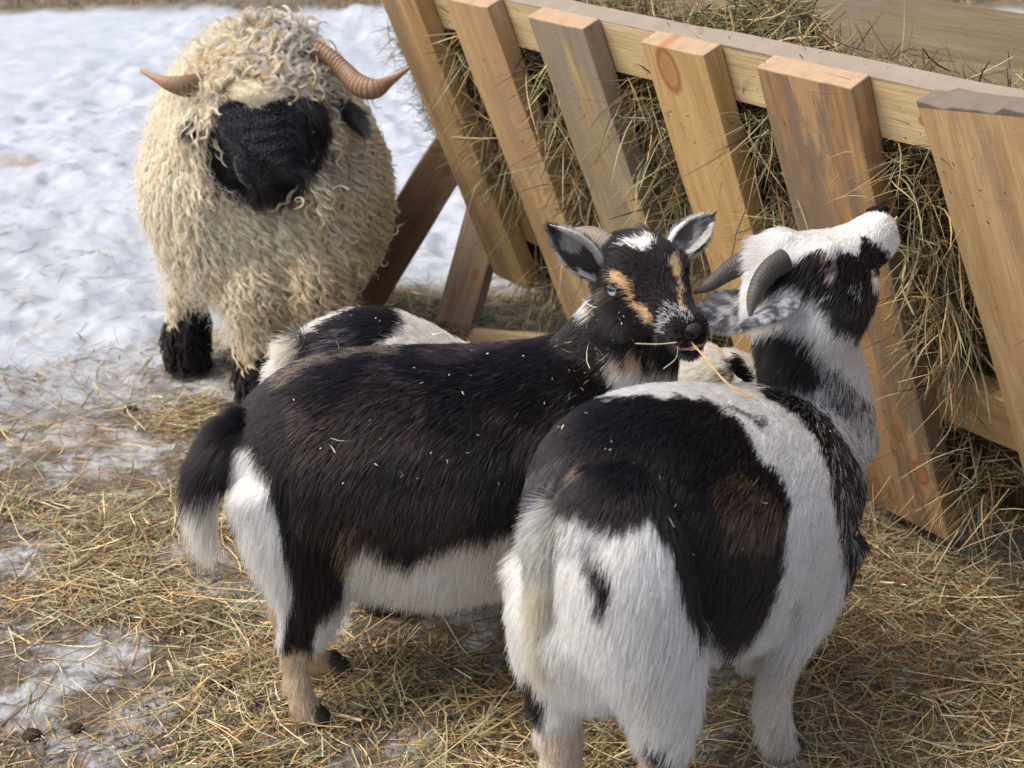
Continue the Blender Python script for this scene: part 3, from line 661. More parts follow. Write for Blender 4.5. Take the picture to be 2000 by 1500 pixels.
def paint(V, base, patches, rng, amp=6., skin=False):
    """patches: (polygon in photo pixels or a function, colour or (colour, colour2, share)); later ones win"""
    px, _ = proj(V); n = (np.c_[fbm(V*60, 2), fbm(V*60+9.1, 2)]-.5)*2*amp*2.2; px = px+n+rng.normal(size=px.shape)*amp*.45
    col = np.tile(np.array(base, float), (len(V), 1))
    for pt in patches:
        sel = pt[0](px, V) if callable(pt[0]) else inpoly(px, pt[0]); c = pt[1]
        if skin and len(pt) > 2 and pt[2] < .8: continue
        if len(pt) > 2 and not skin:
            sel = sel & (rng.random(len(V)) < pt[2])
        col[sel] = c
    return col
def finish_body(root, me, name='body'):
    o = link(name, me, root, M_skin); me.polygons.foreach_set('use_smooth', np.ones(len(me.polygons), bool)); return o
def set_col(me, col):
    a = me.attributes.new('col', 'FLOAT_COLOR', 'POINT'); a.data.foreach_set('color', np.c_[col, np.ones(len(col))].astype(np.float32).ravel())
def sc(pts, s, ox, oy): return [(ox+x*s, oy+y*s) for x, y in pts]

BLACK = (.0075, .0055, .006); WHITE = (.88, .855, .80); FAWN = (.60, .38, .20); CREAM = (.66, .58, .45); BROWN = (.09, .05, .03); GREY = (.20, .20, .22)
BODIES = []
def torso(bm, sk, pl, st, wid, combf, L, lift=.16, off=0.):
    """stations (px, top, bottom) in photo pixels on the mid plane"""
    rows = []
    for (xt, yt, xb, yb), wd in zip(st, wid):
        a = pl(xt, yt); b = pl(xb, yb); rows.append(np.r_[(a+b)/2, (a-b)/2, wd])
    S = spline(np.array(rows), 5); rings = [(r[:3], r[3:6], pl.l*r[6]) for r in S]
    e0, e1 = rings[0], rings[-1]; t0 = unit(S[0, :3]-S[1, :3]); t1 = unit(S[-1, :3]-S[-2, :3])
    rings = [(e0[0]+t0*.025, e0[1]*.55, e0[2]*.55)]+rings+[(e1[0]+t1*.025, e1[1]*.55, e1[2]*.55)]
    loft(bm, rings, 36)
    for i, r in enumerate(S[::2]):
        h = np.linalg.norm(r[3:6])
        for sg in (-1, 0, 1):
            sk.add(r[:3]+r[3:6]*.75*sg, h*.8, combf(sg), L[0] if sg > 0 else (L[1] if sg == 0 else L[2]), lift if sg > -1 else lift*1.25)
def limb(bm, sk, C, r, L, hint, rb=None, comb=(0, 0, -1), lift=.2):
    loft(bm, tube_rings(C, r, rb, hint=hint), 18); sk.chain(C, list(np.asarray(r)*1.0), np.array(comb, float), L, lift)
def coat_on(root, body, sk, patches, base, n, rng, rad=.00038, avoid=(), vary=.25, zmin=.012, weight=None, jit=.22, sag=.2, k=5, lenmul=1., amp=6., name='coat'):
    V, N, T = mesh_arrays(body.data)
    set_col(body.data, paint(V, base, patches, rng, amp, True)*.8)
    P, M = sample(V, N, T, n, rng, weight); keep = P[:, 2] > zmin
    for c, r in avoid: keep &= np.linalg.norm(P-c, axis=1) > r
    P, M = P[keep], M[keep]; D, L, A = sk.eval(P); col = paint(P, base, patches, rng, amp)
    lum = col.mean(1); br = (1+vary*rng.normal(size=len(P)))*(.75+.5*fbm(P*25, 2)); dk = (lum < .05) & (rng.random(len(P)) < .10); br[dk] *= 3.5; BODIES.append((V, N, T)); col = np.clip(col*np.clip(br, .35, np.where(dk, 6, 1.7))[:, None], .004, .86)  # some black hairs coloured paler to paint fine highlights into the coat
    return grow(name, body, M_coat, P, M, D, L*lenmul, A, col, rad, rng, k=k, jit=jit, sag=sag)
# ---------- the black goat in the middle
def goat_black():
    rg = np.random.default_rng(101); pl = Plane((-.28, 1.765), (.978, .208)); f, l = pl.f, pl.l; up = np.array([0, 0, 1.])
    root = empty('goat', (-.02, 1.82, 0)); tag(root, 'black goat with a white rump standing sideways, head raised and chewing hay', 'goat')
    bm = bmesh.new(); sk = Skel()
    st = [(482, 815, 478, 940), (520, 763, 520, 1020), (585, 722, 570, 1065), (665, 700, 650, 1085), (760, 692, 750, 1105), (860, 690, 850, 1115), (960, 686, 950, 1100), (1050, 674, 1050, 1080), (1120, 662, 1140, 1050), (1180, 690, 1215, 1000), (1235, 740, 1255, 930)]
    wid = [.060, .098, .120, .130, .143, .150, .143, .125, .110, .092, .06]
    torso(bm, sk, pl, st, wid, lambda sg: -f*(.9 if sg > 0 else .28)+up*(-.95 if sg < 1 else -.45), (.016, .022, .036))
    # neck
    NC = [pl(1140, 790), pl(1188, 728, -.004), pl(1218, 665, -.012), pl(1236, 606, -.022)]
    limb(bm, sk, NC, [.108, .098, .080, .060], .019, f, [.075, .063, .053, .05], comb=-f*.05-up)
    sk.add(pl(1265, 760), .06, -up*.9+f*.1, .034, .2); sk.add(pl(1250, 830), .06, -up, .036, .2)
    # hind legs
    o1, o2 = -.062, .055
    A = [pl(560, 930, o1+.015), pl(592, 1030, o1), pl(612, 1100, o1), pl(613, 1160, o1), pl(596, 1210, o1), pl(578, 1250, o1), pl(576, 1290, o1), pl(583, 1340, o1), pl(594, 1378, o1), pl(606, 1402, o1)]
    limb(bm, sk, A, [.075, .068, .053, .041, .031, .0215, .0150, .0145, .0175, .0175], [.028, .028, .028, .024, .018, .012, .009, .008, .010, .009], f, [.06, .052, .04, .031, .022, .017, .0135, .013, .016, .017])
    B = [pl(560, 930, o2-.01), pl(585, 1030, o2), pl(590, 1095, o2), pl(578, 1150, o2), pl(562, 1190, o2), pl(574, 1225, o2), pl(614, 1275, o2), pl(640, 1308, o2), pl(650, 1330, o2)]
    limb(bm, sk, B, [.07, .06, .046, .034, .022, .017, .015, .0165, .0175], [.03, .03, .028, .022, .013, .010, .009, .010, .010], f, [.055, .045, .035, .027, .02, .017, .0155, .018, .018])
    # front legs
    for px, off in ((1118, -.055), (1165, .055)):
        Cc = [pl(px-10, 980, off), pl(px, 1070, off), pl(px+2, 1160, off), pl(px+4, 1240, off), pl(px+5, 1320, off)]
        foot = Cc[-1].copy(); foot = pl(px+8, 1398 if off < 0 else 1350, off); Cc.append(foot)
        limb(bm, sk, Cc, [.06, .045, .03, .023, .018, .019], [.025, .02, .014, .011, .011, .011], f)
    # head
    fh = cam2w((.33, -.33, .885)); lh = cam2w((.925, .285, -.24)); O = pl(1236, 527, -.03)
    W, fv, lv, uv = head_goat(bm, O, fh, lh, 1.0)
    sk.chain([W(x, 0, z) for x, z in ((-.03, 0), (.02, 0), (.06, -.005), (.1, -.02), (.14, -.03), (.17, -.03))], .05, -fv+uv*.0, [.016, .013, .010, .0075, .006, .005], .14)
    me = remesh(bm, .0042, 5); body = finish_body(root, me)
    z = lambda *a: sc(a, .24, 1040, 400)
    q = lambda *a: sc(a, .36, 340, 1000)
    pat = [([(425, 872), (490, 868), (520, 905), (535, 955), (548, 1000), (553, 1054), (567, 1094), (574, 1126), (570, 1173), (563, 1216), (552, 1262), (520, 1300), (500, 1100)], WHITE),
           ([(700, 1060), (718, 1047), (754, 1068), (808, 1086), (833, 1061), (880, 1054), (952, 1040), (1010, 1020), (1120, 1010), (1200, 1300), (640, 1300), (606, 1262), (612, 1225), (618, 1187), (650, 1173), (668, 1144), (680, 1101)], (.88, .83, .74)),
           ([(700, 1060), (718, 1047), (754, 1068), (808, 1086), (833, 1061), (952, 1040), (1010, 1020), (1120, 1010), (1200, 1150), (1000, 1110), (880, 1090), (740, 1110)], FAWN, .22),
           ([(640, 1010), (700, 1015), (716, 1075), (690, 1100), (660, 1050)], FAWN, .35),
           (lambda p, V: (p[:, 1] > 1258) & (p[:, 0] < 760), (.66, .49, .32)), (lambda p, V: (p[:, 1] > 1258) & (p[:, 0] < 760), (.80, .70, .56), .35),
           (lambda p, V: (p[:, 1] > 1150) & (((V-pl.p)@pl.l) > .02), (.58, .42, .26)),
           ([(616, 1325), (632, 1330), (640, 1400), (622, 1410)], BLACK),
           ([(540, 735), (600, 702), (680, 684), (800, 676), (800, 692), (690, 700), (610, 722), (550, 755)], (.30, .20, .12), .5),
           (lambda p, V: (fbm(V*9+4, 2) > .55) & (p[:, 0] > 570) & (p[:, 0] < 1100) & (p[:, 1] < 1040), (.045, .026, .024), .55),  # brown sheen on the black flank, painted as scattered browner hairs
           (lambda p, V: (p[:, 0] > 570) & (p[:, 0] < 1150) & (p[:, 1] < 1060) & (p[:, 1] > 720), (.16, .13, .12), .03),
           (z((590, 1170), (690, 1235), (760, 1275), (900, 1310), (1060, 1310), (1250, 1270), (1270, 1800), (800, 1900), (720, 1650), (650, 1400)), WHITE),
           (z((600, 1200), (690, 1240), (900, 1290), (1250, 1270), (1250, 1330), (800, 1340), (640, 1300)), FAWN, .6),
           (z((610, 545), (650, 525), (700, 545), (785, 600), (820, 690), (850, 745), (900, 830), (950, 900), (985, 950), (920, 975), (870, 900), (825, 800), (780, 715), (720, 640), (650, 600)), FAWN),
           (z((540, 660), (640, 655), (760, 715), (700, 740), (620, 720), (560, 720)), (.30, .18, .11), .7),
           (z((1150, 405), (1200, 440), (1222, 520), (1200, 640), (1160, 610), (1105, 490)), FAWN),
           (z((1160, 610), (1205, 620), (1225, 740), (1248, 860), (1232, 865), (1200, 750)), FAWN, .8),
           (z((690, 330), (780, 290), (950, 260), (1035, 320), (980, 350), (925, 395), (880, 395), (840, 350), (760, 345)), WHITE),
           (z((1000, 1060), (985, 990), (1020, 880), (1100, 800), (1180, 800), (1250, 880), (1300, 960), (1300, 1020), (1240, 950), (1150, 925), (1090, 960), (1090, 1040), (1030, 1070)), (.55, .56, .58), .72),
           (z((440, 650), (485, 690), (530, 850), (500, 930), (450, 900), (420, 760)), WHITE),
           (z((470, 780), (520, 780), (530, 890), (480, 900)), FAWN, .6),
           (z((770, 1190), (815, 1130), (890, 1190), (890, 1300), (800, 1300)), FAWN),
           (z((940, 1130), (985, 1200), (1050, 1290), (980, 1270), (930, 1180)), FAWN, .8)]
    e1 = W(.053, -.0470, .003); e2 = W(.053, .0470, .003); nose = W(.1745, 0, -.033)
    coat_on(root, body, sk, pat, BLACK, 210000, rg, avoid=[(e1, .0135), (e2, .0135), (nose, .011), (W(.170, -.008, -.0545), .0075), (W(.172, .004, -.0545), .0075)], amp=4.5)
    for e, s in ((e1, -1), (e2, 1)):
        eye(body, e-lv*s*.0015, lv*s*.93+fv*.3+uv*.1, uv, .0136, (.50, .62, .74))
        b2 = bmesh.new(); c = e+lv*s*.0072+fv*.001; lk = unit(lv*s*.93+fv*.3+uv*.15); a1 = unit(fv-(fv@lk)*lk); a2 = np.cross(lk, a1)
        ring = [c+a1*math.cos(t)*.0130+a2*math.sin(t)*.0088 for t in np.linspace(0, 2*math.pi, 25)]
        rr = tube_rings(ring, [.0022]*25, hint=lk, k=1); loft(b2, rr, 8); bm_obj('eyelid', b2, body, M_nose)
    # bare nose with nostrils, and the mouth
    b2 = bmesh.new(); loft(b2, [(W(.168, 0, -.033), uv*.010, lv*.0155), (W(.1765, 0, -.033), uv*.0095, lv*.0135), (W(.1800, 0, -.034), uv*.006, lv*.008)], 20); ns = bm_obj('nose', b2, body, M_nose)
    for s in (-1, 1):
        b2 = bmesh.new(); loft(b2, tube_rings([W(.1805, s*.0030, -.038), W(.1800, s*.0075, -.034), W(.1760, s*.0130, -.029)], [.0014, .0034, .0020], hint=fv), 8); bm_obj('nostril', b2, ns, plain('nostril', (.004, .003, .003), .8, .1))
    b2 = bmesh.new(); loft(b2, tube_rings([W(.150, -.022, -.053), W(.166, -.016, -.0535), W(.1725, 0, -.054), W(.166, .016, -.0535), W(.150, .022, -.053)], [.0010, .0030, .0040, .0036, .0014], hint=uv), 10); mo = bm_obj('mouth', b2, body, plain('mouth', (.33, .13, .12), .4, noise=.4, scale=200))
    b2 = bmesh.new(); loft(b2, tube_rings([W(.160, -.013, -.0565), W(.1712, -.006, -.057), W(.1712, .006, -.057), W(.160, .013, -.0565)], [.0012, .0018, .0018, .0010], hint=uv), 8); bm_obj('teeth', b2, mo, M_tooth)
    # ears
    def ec(P, u, v, inner=None):
        c = np.tile((.55, .53, .50), (len(P), 1)).astype(float); nn = fbm(P*70, 2)
        if inner is None: inner = np.ones(len(P), bool)
        c[inner & (np.abs(v) < .62)] = (.07, .06, .06); c[inner & (np.abs(v) < .62) & (nn > .60)] = (.30, .28, .27)
        c[~inner] = (.09, .085, .085); c[~inner & (nn > .52)] = (.3, .29, .29)
        c[u > .86] = (.02, .018, .018); c[(v > .74) & inner] = (.68, .66, .62); c[(v < -.74) & inner & (u > .3)] = (.05, .045, .045)
        return c
    ear(body, pl(1172, 535, -.055), pl(1071, 441, -.050), cam2w((.25, -.15, 1)), .0235, ec, rg, cup=.62, hl=.006)
    ear(body, pl(1305, 503, -.055), pl(1390, 422, -.02), cam2w((-.28, -.2, 1)), .0235, lambda P, u, v, inner=None: ec(P, u, -v, inner), rg, cup=.62, hl=.006)
    # horns, swept back
    d0 = proj(O)[1]
    hornobj(body, [dep(1205, 502, d0-.01), dep(1178, 474, d0+.0), dep(1145, 463, d0+.02), dep(1112, 468, d0+.035), dep(1090, 490, d0+.05)], [.0175, .0168, .0150, .0115, .005], M_horn_tan, flat=.8)
    hornobj(body, [dep(1268, 492, d0+.0), dep(1258, 470, d0+.03), dep(1250, 452, d0+.06), dep(1246, 442, d0+.09)], [.0165, .0155, .012, .006], M_horn_grey, flat=.8)
    # tail
    b2 = bmesh.new(); TC = [pl(490, 835, 0), pl(448, 856, -.01), pl(415, 900, -.015), pl(398, 950, -.015)]
    loft(b2, tube_rings(TC, [.020, .020, .014, .007], hint=f), 14); tm = bm_obj('tail', b2, body, plain('tail skin', BLACK))
    V, N, T = mesh_arrays(tm.data); P, M = sample(V, N, T, 16000, rg); x, _ = proj(P)
    tt = np.clip((x[:, 1]-830)/120, 0, 1); col = np.tile(np.array(BLACK), (len(P), 1)); wsel = (rg.random(len(P)) < np.clip((x[:, 1]-893)/16, 0, 1)); col[wsel] = (.88, .84, .74)
    D = np.array([0, 0, -1.])[None]*(.45+.6*tt[:, None])-f[None]*(.75-.68*tt[:, None]); col = col*(.7+.5*rg.random((len(P), 1)))
    grow('tail_hair', tm, M_coat, P, M, D, .034+.052*tt, np.full(len(P), .14), col, .00042, rg, k=7, jit=.18, sag=.25)
    for c in (A, B): hoofobj(root, c[-1]+f*.006, f, .95)
    for px, off in ((1126, -.055), (1173, .055)): hoofobj(root, pl(px, 1398 if off < 0 else 1350, off), f, .95)
    return dict(root=root, W=W, f=fv, l=lv, u=uv)
G1 = goat_black()
# ---------- the pied goat in front, reaching up to the rack
def goat_pied():
    rg = np.random.default_rng(202); pl = Plane((.13, 1.5), (.69, .72)); f, l = pl.f, pl.l; up = np.array([0, 0, 1.])
    root = empty('goat', (.24, 1.62, 0)); tag(root, 'white goat with a black saddle patch, seen from behind, nose raised to the rack', 'goat')
    bm = bmesh.new(); sk = Skel()
    T = [(-.108, .455, .055, .045), (-.085, .455, .09, .075), (-.04, .455, .120, .106), (.02, .437, .147, .129), (.09, .410, .165, .150), (.16, .387, .170, .155), (.23, .370, .165, .148), (.30, .362, .152, .132), (.36, .365, .132, .113), (.405, .375, .100, .085), (.43, .385, .055, .05)]
    S = spline(np.array(T), 4); loft(bm, [(pl.p+f*t+up*z, up*a, l*b) for t, z, a, b in S], 36)
    for t, z, a, b in S[::2]:
        for sg, L in ((1, .017), (0, .022), (-1, .030)):
            for s2 in (-1, 1): sk.add(pl.p+f*t+up*(z+a*.75*sg)+l*b*.7*s2, a*.8, -f*(.7 if t < .3 else .15)+up*(-.1 if sg > 0 else -.8)+(-up*.7 if t < 0 or t > .3 else 0), L if t < .33 else L*.8, .13 if sg > -1 else .18)
    NC = [pl(1590, 860), pl(1592, 790), pl(1583, 725), pl(1572, 665), pl(1556, 615)]
    limb(bm, sk, NC, [.094, .081, .072, .064, .054], .026, f, [.080, .070, .062, .056, .048], comb=-up-f*.25, lift=.2)
    RH, LH, RF, LF = -.085, .052, -.088, .056
    A = [pl(1190, 950, RH+.05), pl(1215, 1080, RH+.022), pl(1248, 1190, RH+.005), pl(1285, 1280, RH), pl(1300, 1360, RH), pl(1300, 1440, RH), pl(1296, 1500, RH), pl(1290, 1580, RH), pl(1297, 1636, RH)]
    limb(bm, sk, A, [.055, .075, .067, .048, .037, .028, .023, .020, .021], [.024, .024, .024, .024, .02, .013, .011, .010, .010], f, [.06, .07, .066, .05, .037, .028, .022, .02, .021])
    B = [pl(1105, 1100, LH-.01), pl(1098, 1220, LH), pl(1098, 1300, LH), pl(1090, 1375, LH), pl(1095, 1440, LH), pl(1100, 1520, LH), pl(1108, 1590, LH)]
    limb(bm, sk, B, [.062, .053, .040, .029, .023, .021, .021], [.024, .024, .024, .02, .012, .010, .010], f, [.06, .055, .04, .028, .024, .021, .021])
    Cf = [pl(1600, 1040, RF+.01), pl(1575, 1150, RF), pl(1543, 1240, RF), pl(1522, 1310, RF), pl(1512, 1375, RF), pl(1520, 1425, RF), pl(1530, 1462, RF)]
    limb(bm, sk, Cf, [.060, .042, .027, .019, .0165, .0155, .019], [.02, .016, .011, .008, .007, .007, .007], f)
    ft = pl(1462, 1330, LF); ft[2] = .022; tf = float((ft-pl.p)@f)
    Df = [pl.p+f*.30+l*.045+up*.34, pl.p+f*.315+l*.05+up*.24, pl.p+f*(.5*tf+.16)+l*.052+up*.15, pl.p+f*tf+l*.055+up*.075, ft]
    limb(bm, sk, Df, [.06, .045, .03, .022, .021], [.03, .025, .018, .012, .011], f)
    limb(bm, sk, [pl(1150, 1130), pl(1175, 1220), pl(1185, 1280)], [.09, .075, .045], .04, f)
    fh = cam2w((.66, .715, -.20)); lh = cam2w((-.302, .0095, -.946)); O = pl(1538, 566, .0)
    W, fv, lv, uv = head_goat(bm, O, fh, lh, .95)
    for s in (-1, 1): loft(bm, tube_rings([W(-.01, s*.018, -.045), W(.03, s*.024, -.064), (W(.07, s*.018, -.066)), W(.11, s*.008, -.058)], [.034, .036, .028, .014], [.026, .026, .022, .014], hint=uv), 14)
    loft(bm, tube_rings([W(.0, 0, .03), W(.03, 0, .045), W(.055, 0, .038)], [.026, .028, .014], hint=uv), 14)
    sk.chain([W(x, 0, z) for x, z in ((-.03, 0), (.02, 0), (.06, -.005), (.1, -.02), (.14, -.03), (.17, -.03))], .05, -fv, [.02, .015, .010, .008, .006, .004], .16)
    sk.add(W(.005, 0, .07), .022, uv*.5-fv*.4, .018, .35); sk.add(W(.03, 0, -.10), .035, -fv*.7-uv*.3, .022, .3)
    me = remesh(bm, .0042, 8); body = finish_body(root, me)
    h = lambda *a: sc(a, .2934, 1320, 380); q = lambda *a: sc(a, .4, 940, 720)
    lat = lambda V: (V-pl.p)@pl.l
    pat = [(q((80, 820), (60, 700), (120, 500), (220, 300), (360, 160), (500, 100), (700, 150), (850, 140), (1050, 150), (1170, 190), (1270, 270), (1340, 380), (1450, 490), (1520, 640), (1490, 760), (1500, 900), (1450, 1080), (1400, 1180), (1290, 1290), (1230, 1300), (1180, 1230), (1120, 1170), (1080, 1290), (1010, 1150), (960, 1000), (920, 850), (870, 740), (830, 690), (780, 740), (650, 780), (560, 750), (480, 700), (400, 690), (330, 740), (250, 780)), BLACK),
           (q((60, 830), (100, 560), (330, 430), (420, 400), (420, 560), (400, 690), (340, 800), (260, 900), (200, 900)), (.11, .11, .125), .4),  # bluish sheen over the grey rump, painted as scattered grey hairs
           (q((100, 760), (250, 680), (420, 660), (560, 740), (640, 780), (560, 860), (480, 880), (300, 860), (220, 880)), (.18, .19, .21), .5),
           (q((1130, 560), (1250, 480), (1400, 550), (1480, 650), (1500, 760), (1400, 850), (1250, 830), (1190, 700)), (.13, .075, .04), .55),
           (q((455, 530), (480, 430), (530, 420), (535, 470), (480, 540)), (.22, .14, .09), .7),
           (q((525, 840), (575, 880), (625, 980), (645, 1100), (620, 1170), (585, 1120), (560, 1000), (535, 920)), BLACK),
           (q((1360, 90), (1500, 120), (1600, 170), (1700, 250), (1790, 380), (1860, 500), (1930, 520), (1960, 700), (1930, 900), (1850, 1050), (1800, 1120), (1765, 850), (1745, 700), (1700, 550), (1660, 400), (1610, 300), (1520, 200), (1400, 140)), BLACK, .86),
           (q((1640, 120), (1800, 100), (1950, 160), (1950, 420), (1860, 540), (1800, 400), (1720, 250)), (.16, .16, .17), .42),
           (q((1180, 190), (1300, 200), (1410, 250), (1400, 280), (1300, 240), (1200, 205)), BLACK, .7),
           (q((1540, 1090), (1580, 1060), (1590, 1110), (1560, 1180)), (.25, .24, .24), .6),
           (h((470, 900), (700, 860), (830, 890), (900, 1000), (960, 1100), (1010, 1210), (900, 1270), (750, 1280), (600, 1250), (460, 1230)), BLACK),
           (h((850, 900), (960, 1000), (1080, 1120), (1240, 1300), (1300, 1420), (1100, 1400), (950, 1240), (880, 1060)), BLACK, .5),
           (h((600, 1240), (1000, 1300), (1300, 1480), (1300, 1560), (1000, 1420), (560, 1330)), BLACK, .25),
           (h((740, 470), (820, 430), (900, 385), (950, 355), (1000, 390), (1050, 430), (1100, 355), (1150, 365), (1200, 400), (1240, 350), (1240, 260), (1300, 290), (1400, 360), (1440, 480), (1420, 640), (1350, 760), (1290, 850), (1200, 880), (1100, 880), (1050, 810), (1000, 740), (900, 660), (850, 610), (730, 580), (640, 660), (580, 700), (560, 640), (650, 560)), BLACK),
           (h((1000, 395), (1060, 420), (1100, 460), (1090, 550), (1020, 560), (990, 480)), (.30, .17, .10), .75), (h((1010, 500), (1065, 485), (1065, 550), (1010, 545)), WHITE, .7),
           (h((1310, 510), (1350, 540), (1350, 610), (1310, 590)), CREAM), (h((930, 600), (1050, 590), (1060, 690), (960, 680)), WHITE, .18), (h((1180, 560), (1260, 560), (1260, 680), (1180, 680)), WHITE, .2),
           (h((570, 690), (750, 590), (850, 600), (960, 700), (980, 800), (800, 820), (600, 800)), (.42, .42, .42), .45),
           (lambda p, V: (V[:, 2] < .165) & ((V-pl.p)@f < .15) & (p[:, 0] > 1060), (.62, .44, .30), .72), (lambda p, V: (V[:, 2] < .20) & ((V-pl.p)@f > .15), (.66, .52, .40), .55),
           ([(1268, 1425), (1305, 1430), (1318, 1480), (1290, 1490)], BLACK), ([(1025, 1285), (1050, 1290), (1072, 1360), (1065, 1400), (1045, 1400)], BLACK)]
    e1 = W(.053, -.0475, .003); e2 = W(.053, .0475, .003); nose = W(.1745, 0, -.033)
    coat_on(root, body, sk, pat, WHITE, 220000, rg, avoid=[(e1, .006), (nose, .011)], amp=5, rad=.00043)
    for e, s in ((e1, -1), (e2, 1)): eye(body, e-lv*s*.0045, lv*s*.93+fv*.3, uv, .0100, (.03, .02, .015))
    b2 = bmesh.new(); loft(b2, [(W(.166, 0, -.031), uv*.012, lv*.017), (W(.1760, 0, -.032), uv*.011, lv*.0155), (W(.181, 0, -.033), uv*.007, lv*.010)], 20); ns = bm_obj('nose', b2, body, plain('grey nose skin', (.10, .085, .09), .6, .3))
    for s in (-1, 1):
        b2 = bmesh.new(); loft(b2, tube_rings([W(.1810, s*.0045, -.032), W(.1785, s*.0105, -.023), W(.1710, s*.0160, -.017)], [.003, .0062, .0035], hint=fv), 8); bm_obj('nostril', b2, ns, plain('nostril', (.012, .008, .008), .8, .1))
    def ec(P, u, v, inner=None):
        nn = fbm(P*160, 2); c = np.tile((.34, .34, .36), (len(P), 1)).astype(float); c[nn > .55] = (.12, .12, .13); c[nn < .40] = (.58, .58, .60)
        if inner is not None: c[inner] = (.5, .46, .38); c[inner & (np.abs(v) < .3)] = (.12, .10, .08)
        c[u > .88] *= .6; return c
    d0 = proj(O)[1]
    ear(body, dep(1545, 582, d0-.045), dep(1448, 640, d0-.085), cam2w((.25, -1.0, -.15)), .028, ec, rg, cup=.6, hl=.008, n=2600)
    ear(body, dep(1490, 592, d0+.05), dep(1352, 622, d0+.04), cam2w((.1, -.35, -1)), .0295, ec, rg, cup=.5, hl=.008, n=3200)
    hornobj(body, [dep(*h((720, 440))[0], d0-.045), dep(*h((630, 500))[0], d0-.055), dep(*h((560, 590))[0], d0-.062), dep(*h((515, 700))[0], d0-.066), dep(*h((492, 805))[0], d0-.068)], [.0165, .0155, .0138, .0105, .0030], M_horn_grey, flat=.8, ridge=.03)
    hornobj(body, [dep(*h((560, 415))[0], d0+.02), dep(*h((430, 465))[0], d0+.035), dep(*h((330, 525))[0], d0+.045), dep(*h((220, 605))[0], d0+.05), dep(*h((118, 657))[0], d0+.05)], [.0170, .0150, .0125, .0085, .0015], M_horn_grey, flat=.8, ridge=.03)
    b2 = bmesh.new(); TC = [pl(1110, 1010), pl(1082, 1040, .0), pl(1068, 1100, .0), pl(1066, 1160, .0)]
    loft(b2, tube_rings(TC, [.020, .017, .011, .006], hint=f), 14); tm = bm_obj('tail', b2, body, plain('tail skin', CREAM))
    V, N, T_ = mesh_arrays(tm.data); P, M = sample(V, N, T_, 18000, rg); x, _ = proj(P); tt = np.clip((x[:, 1]-1030)/120, 0, 1)
    col = np.tile(np.array((.74, .68, .52)), (len(P), 1)); dk = rg.random(len(P)) < np.clip((1062-x[:, 1])/30, 0, .6); col[dk] = (.22, .23, .25); col *= (.75+.4*rg.random((len(P), 1)))
    D = np.array([0, 0, -1.])[None]-f[None]*(.42-.40*tt[:, None])+l[None]*.04
    grow('tail_hair', tm, M_coat, P, M, D, .04+.065*tt, np.full(len(P), .08), col, .00045, rg, k=7, jit=.10, sag=.12)
    for c in (A, B, Cf, Df): hoofobj(root, c[-1]+f*.006, f, 1.05)
goat_pied()
